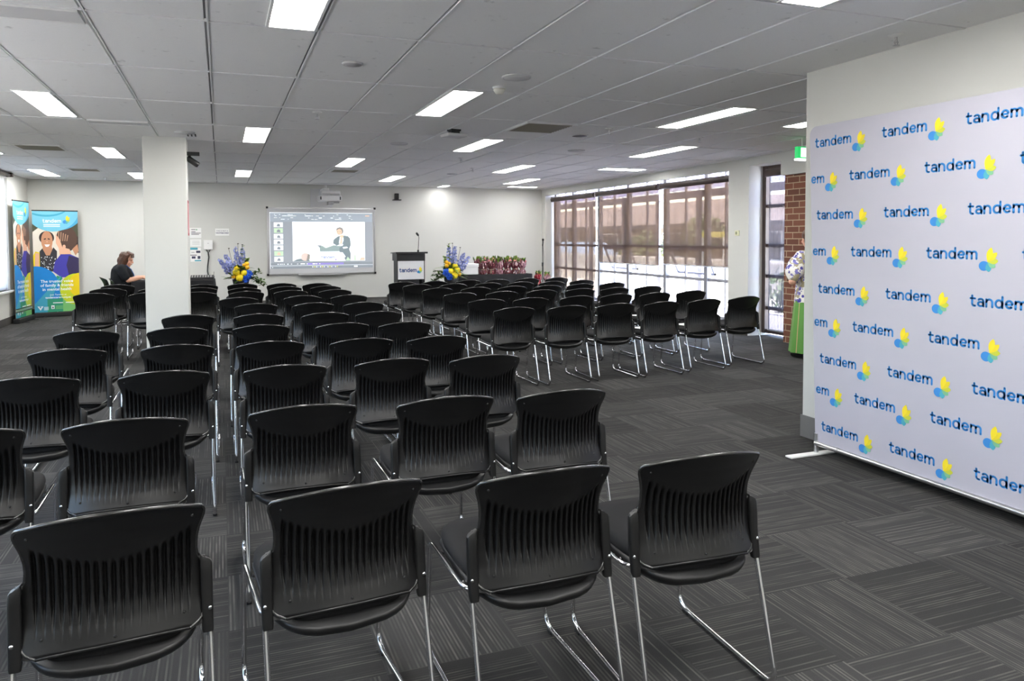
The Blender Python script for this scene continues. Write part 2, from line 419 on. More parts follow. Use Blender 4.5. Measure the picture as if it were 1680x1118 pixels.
# white column
b = MB(); b.box((-.832, 9.73, 0), (-.366, 10.20, CZ+.01), 0, None, .008); struct(b.build('wall_column', m_wall))
# near partition on the right with its grey skirting
PX, PY = 4.02, 4.45
b = MB(); b.box((PX, YF, 0), (PX+.16, PY, CZ+.01)); struct(b.build('wall_partition', m_wall))
b = MB(); b.box((PX-.012, YF, 0), (PX, PY, .16)); b.box((PX-.012, PY, 0), (PX+.16, PY+.012, .16)); struct(b.build('baseboard_partition', m_skirt))
# shadow gap where ceiling meets the window wall
b = MB(); b.box((XR-.03, W2B, CZ-.012), (XR-.005, YB, CZ)); struct(b.build('trim_2', m_white))

# ------------------------------------------------------------------ outside
m_conc = varied('pale_concrete', rgb(205, 200, 192), rgb(188, 184, 176), 2, .9)
b = MB(); b.box((XL-40, -30, -.3), (XL-.2, 90, -.12)); b.box((XG+.1, -30, -.3), (70, 110, -.12)); b.box((XL-.2, YB+.2, -.3), (XG+.1, 110, -.12)); struct(b.build('ground', m_conc))
m_poly = see_through('verandah_sheet', rgb(150, 150, 180), .45, rgb(225, 225, 250))
b = MB(); vs = []; fs = []; n = 150
for i in range(n+1):
    y = 6+i*.16; dz = .03 if i % 2 else -.03
    vs += [(7.85, y, 2.95+dz), (10.4, y, 2.62+dz)]
for i in range(n): fs.append((2*i, 2*i+1, 2*i+3, 2*i+2))
b.add(vs, fs); tag(b.build('verandah_roof', m_poly), 'translucent corrugated verandah roof outside the long window', 'roof')
m_post = varied('grey_steel_post', rgb(84, 80, 84), rgb(72, 68, 72), 3, .5)
b = MB(); b.box((10.3, 6, 2.42), (10.42, 30, 2.58)); tag(b.build('verandah_beam', m_post), 'dark beam along the outer edge of the verandah roof', 'beam')
words = ['nearest the brick pier', 'second from the brick pier', 'third from the brick pier', 'fourth from the brick pier', 'fifth from the brick pier', 'sixth from the brick pier']
for k, y in enumerate((11.2, 14.9, 16.65, 18.4, 20.4, 23.5)):
    b = MB(); b.box((10.31, y-.05, -.12), (10.41, y+.05, 2.43)); b.box((10.26, y-.1, -.12), (10.46, y+.1, -.10))
    tag(b.build('verandah_post', m_post), 'grey steel verandah post outside, %s' % words[k], 'post', 'verandah posts outside the window')
h = thing('house', 'long low house with brown roof across the yard', 'building')
b = MB(); b.box((17.2, 16, -.12), (22, 62, 2.0)); b.build('wall', varied('house_wall', rgb(112, 100, 90), rgb(98, 88, 80), .8), h)
b = MB(); b.add([(16.3, 15, 2.0), (16.3, 63, 2.0), (20, 63, 3.15), (20, 15, 3.15), (23, 15, 2.1), (23, 63, 2.1), (16.3, 15, 1.9), (16.3, 63, 1.9)], [(0, 3, 2, 1), (3, 4, 5, 2), (0, 1, 7, 6), (0, 6, 4, 3)])
b.build('roof', varied('roof_tiles', rgb(104, 88, 80), rgb(92, 78, 72), 6), h)
b = MB(); b.box((16.15, 15, 1.86), (16.3, 63, 2.02)); b.build('gutter', m_dark, h)
for k, y in enumerate((20, 25.5, 31, 36.5)):
    b = MB(); b.box((17.12, y, .7), (17.2, y+1.7, 1.7), 0); b.box((17.1, y+.06, .76), (17.125, y+1.64, 1.64), 1); b.build('window', [m_white, m_dark], h)
m_hedge = varied('hedge_leaf', rgb(96, 104, 60), rgb(70, 84, 44), 30, .7)
def bush(name, label, c, r, mt, cat='bush', n=420, s=.13):
    rr = random.Random(int(c[1]*10)); b = MB()
    for _ in range(n):
        d = Vector((rr.gauss(0, 1), rr.gauss(0, 1), rr.gauss(0, 1))).normalized(); k = rr.uniform(.55, 1)
        p = Vector((c[0]+d.x*r[0]*k, c[1]+d.y*r[1]*k, max(c[2]+d.z*r[2]*k, -.08)))
        a = Vector((rr.gauss(0, 1), rr.gauss(0, 1), rr.gauss(0, 1))).normalized()*s; e = a.orthogonal().normalized()*s*.6
        b.add([p-a, p+e, p+a, p-e], [(0, 1, 2, 3)])
    b.tube([(c[0], c[1], -.12), (c[0], c[1], c[2]*.8)], [.07, .04], 6, 1)
    return tag(b.build(name, [mt, mat(name+'_stem', rgb(80, 62, 46), .9)]), label, cat)
bush('hedge_bush', 'low yellow-green shrub outside, seen through the middle blind', (15.3, 25.6, 1.0), (.7, 1.7, .75), m_hedge)
bush('garden_tree', 'small bright green tree outside, beyond the nearest blind', (15.2, 21.6, 1.6), (.7, .9, .7), m_hedge, 'tree')
bush('dark_shrub', 'dark green shrub outside, beyond the narrow window', (11.6, 12.9, .3), (.7, .8, .7), m_leaf)
b = MB(); b.box((13.3, 13, -.12), (13.5, 42, .80)); b.box((13.25, 13, .80), (13.55, 42, .86)); tag(b.build('added_pale_wall', m_conc), 'added pale low wall outside, whitening the view below the blinds', 'wall')  # added pale wall, stands in for the glare seen through the clear glass
car = thing('car', 'pale blue-white car parked outside beyond the window', 'car', (15.0, 30.2, -.12), 0)
mcar = mat('car_paint', rgb(150, 165, 185), .25, coat=.5); b = MB()
prof = [(-2.1, .35), (-2.1, .75), (-1.9, .95), (-1.3, 1.0), (-.6, 1.42), (.7, 1.45), (1.35, 1.02), (2.0, .85), (2.15, .6), (2.15, .35)]
vs = [(-.85+.12*(z > 1.1), y, z) for y, z in prof]+[(.85-.12*(z > 1.1), y, z) for y, z in prof]; k = len(prof)
b.add(vs, [tuple(range(k)), tuple(range(k, 2*k))[::-1]]+[(i, i+k, (i+1) % k+k, (i+1) % k) for i in range(k)]); b.build('body', mcar, car)
b = MB()
for sx in (-1, 1): b.add([(sx*.80, -1.05, 1.03), (sx*.74, -.55, 1.36), (sx*.74, .65, 1.38), (sx*.80, 1.15, 1.03)], [(0, 1, 2, 3)])
b.build('side_windows', m_dark, car)
for sx in (-.8, .8):
    for yy in (-1.35, 1.35):
        b = MB(); b.tube([(sx-.1, yy, .33), (sx+.1, yy, .33)], .33, 16); b.build('wheel', m_dark, car)
b = MB(); b.box((12.6, 16.7, 1.5), (12.66, 18.2, 1.64)); b.box((12.58, 16.9, -.12), (12.68, 17.0, 1.5), 1); b.box((12.58, 17.9, -.12), (12.68, 18.0, 1.5), 1); tag(b.build('safety_rail', [mat('yellow_paint', rgb(190, 175, 60), .5), m_conc]), 'yellow safety rail outside, seen through the nearest blind', 'rail')

# ------------------------------------------------------------------ blinds
def blind(label, y0, y1, zb, ztop=2.425, mt=m_blind, xb=7.56):
    t = thing('roller_blind', label, 'blind', (xb, (y0+y1)/2, ztop), 0, 'roller blinds on the window wall'); h_ = (y1-y0)/2
    b = MB(); b.tube([(0, -h_, 0), (0, h_, 0)], .056, 14); b.box((-.03, -h_-.02, -.06), (.03, -h_, .06)); b.box((-.03, h_, -.06), (.03, h_+.02, .06)); b.build('head_roller', m_dkframe, t)
    b = MB(); n = 30; vs = []; fs = []
    for i in range(n+1):
        y = -h_+.02+(2*h_-.04)*i/n; dx = .004*math.sin(i*1.9)
        vs += [(.03+dx, y, 0), (.03+dx*2, y, zb-ztop)]
    for i in range(n): fs.append((2*i, 2*i+2, 2*i+3, 2*i+1))
    b.add(vs, fs, 0, True); b.build('cloth', mt, t)
    b = MB(); b.tube([(.03, -h_+.02, zb-ztop), (.03, h_-.02, zb-ztop)], .011, 8); b.build('bottom_bar', m_alu, t)
blind('sheer brown roller blind lowered to the floor, farthest along the window', 14.70, 16.95, .2)
blind('sheer brown roller blind half lowered, middle one of the long window', 12.16, 14.58, .965)
blind('sheer brown roller blind half lowered, beside the white pillar', 9.75, 12.04, 1.0)
blind('sheer grey roller blind in the narrow window by the brick', 8.55, 9.22, .1, 2.44, m_blind2, 7.6)
t = thing('roller_blind', 'sheer white roller blind with dark bracket on the left window', 'blind', (XL, (WL0+WL1)/2, 2.63)); h_ = (WL1-WL0)/2
b = MB(); b.box((.0005, h_-.06, -.03), (.09, h_+.05, .04)); b.box((.0005, -h_-.05, -.03), (.09, -h_+.06, .04)); b.tube([(.05, -h_, 0), (.05, h_, 0)], .03, 10); b.build('head_roller', m_dkframe, t)
b = MB(); b.add([(-.045, -h_+.01, -.055), (-.045, h_-.01, -.055), (-.045, h_-.01, -2.02), (-.045, -h_+.01, -2.02), (-.040, -h_+.01, -.055), (-.040, h_-.01, -.055), (-.040, h_-.01, -2.02), (-.040, -h_+.01, -2.02)], [(0, 1, 2, 3), (7, 6, 5, 4)]); b.build('cloth', see_through('sheer_white_blind', rgb(196, 196, 196), .04, (1, 1, 1, 1)), t)

# ------------------------------------------------------------------ ceiling lights
def light(label, x0, x1, y0, y1):
    t = thing('ceiling_light', label, 'ceiling light', ((x0+x1)/2, (y0+y1)/2, CZ), 0, 'recessed ceiling light panels'); a, c = (x1-x0)/2, (y1-y0)/2
    b = MB(); w = .016
    for q in (((-a, -c), (a, -c+w)), ((-a, c-w), (a, c)), ((-a, -c+w), (-a+w, c-w)), ((a-w, -c+w), (a, c-w))):
        b.box((q[0][0], q[0][1], -.008), (q[1][0], q[1][1], 0))
    b.build('frame', m_white, t)
    b = MB(); b.box((-a+w, -c+w, -.005), (a-w, c-w, -.001)); b.build('diffuser', m_lamp, t)
def xr(i): return GX+TX*i+.31, GX+TX*(i+1)-.012
def xl(i): return GX+TX*i+.012, GX+TX*i+.29
for lb, (x0, x1), y0, y1 in (
    ('bright ceiling light panel nearest the camera, at the top edge', xr(0), 3.2, 4.52),
    ('bright ceiling light panel at left, nearest one left of the column', xr(-3), 7.1, 8.42),
    ('bright ceiling light panel just right of the column top', xr(0), 8.58, 9.9),
    ('largest bright ceiling panel in the middle, beside the white smoke detector', xl(3), 5.9, 7.22),
    ('bright ceiling light panel nearest the partition wall end', (4.40, 4.68), 5.8, 7.13),
    ('bright ceiling light panel directly left of the column top', xr(-3), 11.08, 12.4),
    ('bright ceiling light panel in the far left corner', xl(-5), 14.85, 16.3),
    ('bright ceiling panel partly hidden behind the column', xr(-3), 15.05, 16.45),
    ('small bright ceiling panel above the flowers left of the screen', xr(0), 13.95, 15.35),
    ('bright ceiling panel just left of the large air grille', xl(5), 8.66, 10.0),
    ('bright ceiling panel above the projector', xl(3), 11.33, 12.72),
    ('long bright ceiling panel above the near end of the window', (5.6, 5.88), 8.46, 9.85),
    ('bright ceiling panel over the middle of the right block', (4.58, 4.85), 11.5, 12.97),
    ('bright ceiling panel in front of the wall camera', (3.04, 3.32), 14.24, 15.65),
    ('bright ceiling panel over the front right chairs near the far wall', (5.76, 6.04), 14.08, 15.6),
    ('bright ceiling panel right against the far wall', (4.66, 4.83), 16.4, 17.02),
    ('bright ceiling panel running crosswise beside the long window', (6.14, 6.95), 11.52, 11.86),
    ('bright ceiling panel running crosswise in the far right corner', (6.2, 6.9), 16.25, 16.5),
    ('bright ceiling panel cut by the top edge above the partition', xr(4), 1.84, 3.16),
    ('bright ceiling panel cut by the left edge of the photo', xl(-5), 11.0, 12.33),
    ('bright ceiling panel peeking out beside the partition corner', xr(9), 5.35, 6.65)):
    light(lb, x0, x1, y0, y1)
for x, y in ((xr(0), -2.2), (xl(3), .5), (xr(-3), 3.1), (xr(-3), -.9), (xl(3), -2.8), (xl(-5), 6.9), (xl(-5), 3.0), (xl(-5), -1.0), (xr(9), 1.2), (xr(0), .4), (xr(4), -2.2)):  # unseen panels added to brighten the near part of the room
    light('added ceiling light panel out of view, brightening the near room', x[0], x[1], y, y+1.32)

# ------------------------------------------------------------------ ceiling fittings
m_grille = mat('grille_metal', rgb(138, 133, 118), .45); m_spk = mat('speaker_white', rgb(205, 205, 206), .6)
def grille(label, x0, x1, y0, y1, n=9):
    t = thing('air_grille', label, 'air vent', ((x0+x1)/2, (y0+y1)/2, CZ), 0, 'ceiling air grilles'); a, c = (x1-x0)/2, (y1-y0)/2
    b = MB(); w = .03
    for q in (((-a, -c), (a, -c+w)), ((-a, c-w), (a, c)), ((-a, -c+w), (-a+w, c-w)), ((a-w, -c+w), (a, c-w))): b.box((q[0][0], q[0][1], -.012), (q[1][0], q[1][1], 0))
    b.build('frame', m_white, t)
    b = MB(); b.box((-a+w, -c+w, -.002), (a-w, c-w, -.0005)); b.build('backing', m_dark, t)
    b = MB()
    for i in range(n):
        y = -c+w+(2*c-2*w)*(i+.5)/n; hh = (c-w)/n*.7
        b.add([(-a+w, y-hh, -.003), (a-w, y-hh, -.003), (a-w, y+hh, -.012), (-a+w, y+hh, -.012)], [(3, 2, 1, 0)])
    b.build('louvre', m_grille, t)
grille('large dark louvred air grille in the middle of the ceiling', 2.96, 3.53, 7.26, 7.92)
grille('beige louvred air grille at left, the nearer one', -2.42, -1.88, 11.05, 11.62)
grille('beige louvred air grille at left, nearer the far wall', -2.38, -1.9, 14.4, 14.9)
grille('louvred air grille in the ceiling just before the projector', 1.8, 2.28, 13.2, 13.75)
def slot(label, x0, x1, y0, y1):
    t = thing('slot_diffuser', label, 'air vent', ((x0+x1)/2, (y0+y1)/2, CZ), 0, 'narrow ceiling slot vents'); a, c = (x1-x0)/2, (y1-y0)/2
    b = MB(); b.box((-a, -c, -.006), (a, c, 0)); b.build('panel', m_spk, t)
    b = MB(); b.box((-a, -c-.012, -.010), (a, -c, 0)); b.box((-a, c, -.010), (a, c+.012, 0)); b.build('edge_trim', m_white, t)
slot('pale slot panel in the ceiling at the top left corner', -1.2, -.68, 4.56, 4.80)
slot('pale slot panel in the ceiling before the column', -1.23, -.68, 8.62, 8.82)
slot('grey slot panel in the ceiling above the screen corner', 1.17, 1.71, 16.8, 17.0)
slot('grey slot panel in the ceiling right of the lit far-wall panel', 4.95, 5.6, 16.8, 17.05)
def disc(name, label, cat, x, y, r, mt, ring=True, grp=None):
    t = thing(name, label, cat, (x, y, CZ), 0, grp)
    b = MB(); b.lathe([(r, 0), (r, -.006), (r*.93, -.012), (r*.86, -.010)], 28, 0, None, (0, 0, -.0005)); b.build('trim_ring', m_spk, t)
    b = MB(); b.lathe([(r*.86, -.004), (r*.86, -.011), (r*.4, -.016), (.001, -.017)], 28); b.build('cover', mt, t)
SG = 'round ceiling speakers and covers'
disc('ceiling_speaker', 'small round white ceiling fitting right of the nearest light', 'speaker', .86, 5.27, .07, mat('fitting_grey', rgb(170, 170, 174), .5), True, SG)
disc('ceiling_speaker', 'large round ceiling speaker beside the smoke detector', 'speaker', 2.07, 5.29, .11, m_spk, True, SG)
disc('ceiling_speaker', 'round white ceiling speaker behind the dark round vent', 'speaker', 4.55, 9.40, .12, m_spk, True, SG)
disc('ceiling_speaker', 'round dark ceiling vent beside the large air grille', 'air vent', 3.92, 8.01, .10, m_dark, True, SG)
disc('ceiling_speaker', 'round ceiling speaker just before the column', 'speaker', -.36, 9.25, .11, m_spk, True, SG)
disc('ceiling_speaker', 'round white ceiling speaker left of the hanging white box', 'speaker', 2.11, 9.45, .11, m_spk, True, SG)
disc('ceiling_speaker', 'round ceiling detector far back, above the lectern', 'detector', 4.0, 13.5, .10, m_spk, True, SG)
def sprinkler(label, x, y):
    t = thing('sprinkler', label, 'sprinkler', (x, y, CZ), 0, 'fire sprinkler heads')
    b = MB(); b.lathe([(.045, 0), (.045, -.004), (.02, -.012), (.012, -.014)], 18, 0, None, (0, 0, -.0005)); b.build('escutcheon', m_white, t)
    b = MB(); b.tube([(0, 0, -.01), (0, 0, -.05)], .007, 8); 
    for s_ in (-1, 1): b.tube([(s_*.004, 0, -.03), (s_*.016, 0, -.045), (s_*.004, 0, -.062)], .003, 6)
    b.build('body', m_steel, t)
    b = MB(); b.lathe([(.02, -.064), (.02, -.066), (.004, -.067)], 14); b.build('deflector', m_steel, t)
for lb, x, y in (('sprinkler head between the two left-middle light panels', .87, 7.39), ('sprinkler head close to the partition wall', 3.76, 3.43), ('sprinkler head right of the large air grille', 3.98, 7.40), ('sprinkler head behind the hanging white box light', 3.34, 10.8), ('sprinkler head far back over the right block', 4.01, 12.3), ('sprinkler head by the far wall at left', -2.04, 16.3), ('sprinkler head above the end of the long window', 5.34, 7.68)): sprinkler(lb, x, y)
t = thing('smoke_detector', 'white cone-shaped smoke detector on the middle ceiling', 'detector', (2.08, 5.69, CZ))
b = MB(); b.lathe([(.055, 0), (.055, -.012), (.05, -.016)], 24, 0, None, (0, 0, -.0005)); b.build('base', m_white, t)
b = MB(); b.lathe([(.048, -.016), (.046, -.03), (.030, -.052), (.001, -.054)], 24); b.build('head', mat('detector_cream', rgb(225, 222, 210), .5), t)
t = thing('access_point', 'white flat box hung from the ceiling on a black bracket', 'wireless box', (2.41, 8.05, CZ), .2)
b = MB(); b.box((-.06, -.05, -.02), (.06, .05, -.0005)); b.box((-.05, -.04, -.05), (.05, .04, -.02)); b.build('bracket', m_dark, t)
b = MB(); b.box((-.12, -.1, -.085), (.12, .1, -.05), 0, None, .012); b.build('body', m_spk, t)
t = thing('ceiling_camera', 'black cylindrical camera on a bracket at the column side', 'camera', (-.366, 10.02, 2.53))
b = MB(); b.box((.0005, -.04, -.03), (.14, .04, .01)); b.tube([(.03, 0, -.02), (.03, 0, -.10)], .014, 8); b.build('bracket', m_dark, t)
b = MB(); M = Matrix.Translation((.025, 0, -.075)) @ Matrix.Rotation(math.radians(125), 4, 'Y'); b.lathe([(.034, -.03), (.036, -.025), (.036, .11), (.03, .12), (.03, .125)], 18, 0, M); b.build('housing', m_black, t)
b = MB(); b.box((-.366, 9.76, 2.655), (-.30, 9.79, CZ-.001)); 
b = MB()
for k in range(3): b.box((-.40+.04*k+.06, 9.70-.32, CZ-.004), (-.385+.04*k+.06, 9.70-.12, CZ-.0005))
tag(b.build('slot_diffuser', m_dark), 'three short dark slots in the ceiling at the column top', 'air vent', 'narrow ceiling slot vents')
# exit sign
t = thing('exit_sign', 'green running-man exit sign hung beside the partition corner', 'exit sign', (6.59, 7.25, 2.48))
b = MB(); b.box((-.19, -.025, -.06), (.19, .025, .08), 0, None, .006); b.build('case', mat('sign_green', rgb(40, 160, 90), .4, emit=.9, ecol=rgb(30, 165, 85)), t)
m_lit = mat('sign_white', (1, 1, 1, 1), .4, emit=1.2)
b = MB(); b.box((-.19, -.03, -.085), (.19, .03, -.0605)); b.build('downlight', m_lit, t)
b = MB(); fr = (Vector((0, -.026, .01)), Vector((1, 0, 0)), Vector((0, 0, 1)), Vector((0, -1, 0)))
b.flat([(-.14, -.055), (-.06, -.055), (-.06, .055), (-.14, .055)], fr, 1, 0); b.flat(circle(.03, .04, .013, 14), fr, 1, 0)
for P in ([(.0, .02), (.04, .03), (.045, -.01), (.01, -.02)], [(.01, -.02), (.045, -.01), (.075, -.03), (.07, -.04), (.04, -.022)], [(.01, -.02), (.025, -.015), (.01, -.055), (-.01, -.055)], [(.0, .02), (-.03, .0), (-.025, -.008), (.005, .008)], [(.04, .03), (.07, .008), (.064, .0), (.035, .018)]): b.flat(P, fr, 1, 0)
b.flat([(.1, .01), (.13, .01), (.13, .025), (.155, 0), (.13, -.025), (.13, -.01), (.1, -.01)], fr, 1, 0); b.build('pictogram', m_lit, t)
b = MB()
for x in (-.1, .1): b.tube([(x, 0, .08), (x, 0, CZ-2.48-.0005)], .006, 8)
b.build('hanging_rod', m_white, t)
# thermostat
t = thing('thermostat', 'small cream wall thermostat on the white pillar', 'thermostat', (XR, 9.61, 1.55)); b = MB(); b.box((-.018, -.05, -.04), (-.0005, .05, .04), 0, None, .006); b.build('body', mat('thermostat_cream', rgb(225, 225, 190), .5), t)
b = MB(); b.box((-.021, -.01, -.02), (-.0185, .03, .022)); b.build('display', mat('lcd', rgb(130, 135, 100), .3), t)

# ------------------------------------------------------------------ the stacking chair
HW = [(.425, .192), (.435, .199), (.45, .210), (.50, .2165), (.56, .2165), (.588, .214), (.602, .207), (.618, .200), (.64, .1975), (.67, .199), (.70, .205), (.74, .2185), (.77, .2295), (.81, .238)]
YB_ = [(.42, -.280), (.46, -.265), (.50, -.252), (.54, -.245), (.58, -.242), (.62, -.243), (.66, -.250), (.70, -.265), (.74, -.285), (.81, -.328)]
def lerp(T, z):
    for (a, p), (c, q) in zip(T, T[1:]):
        if z <= c: return p+(q-p)*max(0, (z-a)/(c-a))
    return T[-1][1]
def sm(x): x = max(0, min(1, x)); return x*x*(3-2*x)
def shell_y(x, z): return lerp(YB_, z)+.062*(x/.22)**2
def make_back():
    b = MB(); nx, nz = 190, 44; N = (nx+1)*(nz+1); back = []; front = []
    for j in range(nz+1):
        v = j/nz
        for i in range(nx+1):
            s_ = -1+2*i/nx
            # finer near edges
            zt = .803-.030*s_*s_; zb = .432+.016*(1-s_*s_)
            z = zb+(zt-zb)*v
            hw = lerp(HW, z); d = zt-z; r = .042
            if d < r: hw = hw-r+math.sqrt(max(0, r*r-(r-d)**2))
            d2 = z-zb
            if d2 < .02: hw = hw-.02+math.sqrt(max(0, .02**2-(.02-d2)**2))
            x = s_*hw; y = shell_y(x, z)
            g_ = 0
            if abs(x) < .188:
                p = ((x+.188)/.376*19) % 1; w = abs(p-.5)*2
                top = .665+.055*(x/.19)**2; bot = .470
                mk = sm((top-z)/.03)*sm((z-bot)/.09)
                wid = .12+.62*sm((z-bot)/.13)
                g_ = .017*mk*sm(1.35*(1-w/wid)) if w < wid else 0
                # recess band behind the ribs
                g_ += .004*sm((top-z)/.02)*sm((z-bot)/.03)*0
            rim = .004*(1-sm(d/.012))
            back.append((x, y-.0035+g_-rim*.6, z)); front.append((x, y+.0045+g_, z))
    q = []
    for j in range(nz):
        for i in range(nx):
            a = j*(nx+1)+i; q.append((a, a+1, a+nx+2, a+nx+1)); q.append((N+a, N+a+nx+1, N+a+nx+2, N+a+1))
    for i in range(nx): q.append((i, N+i, N+i+1, i+1)); a = nz*(nx+1)+i; q.append((a, a+1, N+a+1, N+a))
    for j in range(nz):
        a = j*(nx+1); q.append((a, a+nx+1, N+a+nx+1, N+a)); a += nx; q.append((a, N+a, N+a+nx+1, a+nx+1))
    b.add(back+front, q, 0, True)
    per = [j*(nx+1) for j in range(nz+1)]+[nz*(nx+1)+i for i in range(4, nx-3, 5)]+[j*(nx+1)+nx for j in range(nz, -1, -1)]; low = [nx]+[i for i in range(nx-5, 4, -5)]+[0]
    mid = lambda q: [(Vector(back[k])+Vector(front[k]))/2 for k in q]
    b.tube(mid(per), .0052, 8, 2); b.tube(mid(low), .0048, 8, 0)
    for x, z in ((-.188, .742), (.188, .742), (0, .466), (-.165, .476), (.165, .476)):
        b.ell((x, shell_y(x, z)-.004, z), (.0045, .003, .0045), 8, 5, 1)
    return b
def make_sleeve(sx):
    b = MB(); rings = []
    for z, w, dd in ((.405, .014, .011), (.415, .0155, .013), (.50, .0160, .013), (.56, .0160, .013), (.596, .0158, .012), (.602, .0145, .010)):
        c = Vector((sx*.2235, lerp(LEG, z)-.004, z)); sg = lambda v: math.copysign(abs(v)**.45, v); rings.append([(c.x+w*.98*sg(math.cos(t)), c.y+dd*sg(math.sin(t)), z+(.012*(-sx)*math.cos(t) if z > .585 else 0)) for t in [2*PI*k/12+.26 for k in range(12)]])
    vs = [p for r in rings for p in r]; n = 12
    b.add(vs, [(i*n+j, i*n+(j+1) % n, (i+1)*n+(j+1) % n, (i+1)*n+j) for i in range(len(rings)-1) for j in range(n)], 0, True)
    b.add(rings[0], [tuple(range(n))[::-1]]); b.add(rings[-1], [tuple(range(n))])
    # web joining sleeve to shell, flared at the ear
    vs = []; fs = []; k = 0
    for z in (.43, .48, .53, .57, .592, .606):
        x1 = sx*(lerp(HW, z)-.004); x0 = sx*.222; f = 0 if z < .6 else 1
        y1 = shell_y(x1, z); y0 = lerp(LEG, z)
        zz = z if z < .6 else z+.004
        vs += [(x0, y0-.006, z), (x1, y1-.003, zz), (x1, y1+.004, zz), (x0, y0+.006, z)]
    for i in range(5):
        for j in range(4): fs.append((4*i+j, 4*i+(j+1) % 4, 4*i+4+(j+1) % 4, 4*i+4+j))
    fs.append((0, 1, 2, 3)); fs.append((20, 21, 22, 23)); b.add(vs, fs, 0, True)
    return b
LEG = [(0.0, -.325), (.10, -.300), (.42, -.207), (.50, -.195), (.62, -.188)]
def make_leg(sx):
    x = sx*.231; r = .0088; b = MB(); z0 = .0125
    pts = [(sx*.229, lerp(LEG, .585), .585), (sx*.229, lerp(LEG, .50), .50), (sx*.230, lerp(LEG, .42), .42), (x, lerp(LEG, .25), .25)]
    pts += arc((x, lerp(LEG, .075), .075), (x, -.330, z0), (x, -.245, z0), 7)
    pts += arc((x, .20, z0), (x, .285, z0), (x, .278, .075), 7)
    pts += [(x, .262, .22), (x, .245, .36)]
    pts += arc((x, .242, .385), (x, .238, .418), (x, .19, .418), 5)
    pts += [(x*.99, 0, .412)] + arc((x*.985, -.10, .409), (x*.98, -.15, .408), (x*.80, -.15, .406), 5) + [(sx*.10, -.15, .404)]
    b.tube(pts, r, 8)
    return b
def make_seat():
    b = MB(); n = 40; prof = []
    def outline(t, k):
        c, s_ = math.cos(t), math.sin(t); e = .42
        x = .216*math.copysign(abs(c)**e, c); y = .250*math.copysign(abs(s_)**(e if s_ > 0 else .8), s_)
        return x*k, y*k+.008
    lv = [(.90, .425), (.985, .430), (1, .445), (.985, .460), (.93, .470), (.7, .474), (.35, .470), (.02, .468)]
    vs = []
    for k, z in lv:
        for j in range(n):
            x, y = outline(2*PI*j/n, k); vs.append((x, y, z+.012*sm(y/.25)-(.030*max(0, 1-(x/.21)**2)*sm((-y)/.12) if z < .447 else 0)))
    b.add(vs, [(i*n+j, i*n+(j+1) % n, (i+1)*n+(j+1) % n, (i+1)*n+j) for i in range(len(lv)-1) for j in range(n)]+[tuple(range(n))[::-1], tuple((len(lv)-1)*n+j for j in range(n))], 0, True)
    p = MB(); lv = [(.55, .380), (.88, .388), (.99, .404), (1.02, .420), (1.0, .4295)]; vs = []
    for k, z in lv:
        for j in range(n): x, y = outline(2*PI*j/n, k); vs.append((min(max(x, -.214), .214), y*1.05-.012, z+.012*sm(y/.25)-.034*max(0, 1-(x/.212)**2)))
    p.add(vs, [(i*n+j, i*n+(j+1) % n, (i+1)*n+(j+1) % n, (i+1)*n+j) for i in range(len(lv)-1) for j in range(n)]+[tuple(range(n))[::-1], tuple((len(lv)-1)*n+j for j in range(n))], 0, True)
    return b, p
ch = thing('stacking_chair', 'x', 'chair')
make_back().build('backrest', [m_black, m_dark, m_rim], ch)
s1, s2 = make_seat(); s1.build('seat_pad', m_seat, ch); s2.build('seat_pan', m_black2, ch)
for sx in (-1, 1):
    sl = make_sleeve(sx).build('side_sleeve', m_black2, ch)
    b = MB(); b.ell((sx*.230, lerp(LEG, .468)-.0175, .468), (.006, .004, .006), 10, 6); b.build('screw', m_chrome, sl, None, 'small silver screw')
    lg = make_leg(sx).build('sled_leg', m_chrome, ch)
    for y in (-.262, .225): b = MB(); b.box((sx*.231-.010, y-.018, .0005), (sx*.231+.010, y+.018, .014), 0, None, .003); b.build('foot_glide', m_dark, lg)
b = MB()
for y in (-.10, .13): b.tube([(-.222, y, .4125), (-.18, y, .396), (.18, y, .396), (.222, y, .4125)], .007, 8)
b.build('cross_bar', m_chrome, ch)
PROTO = ch

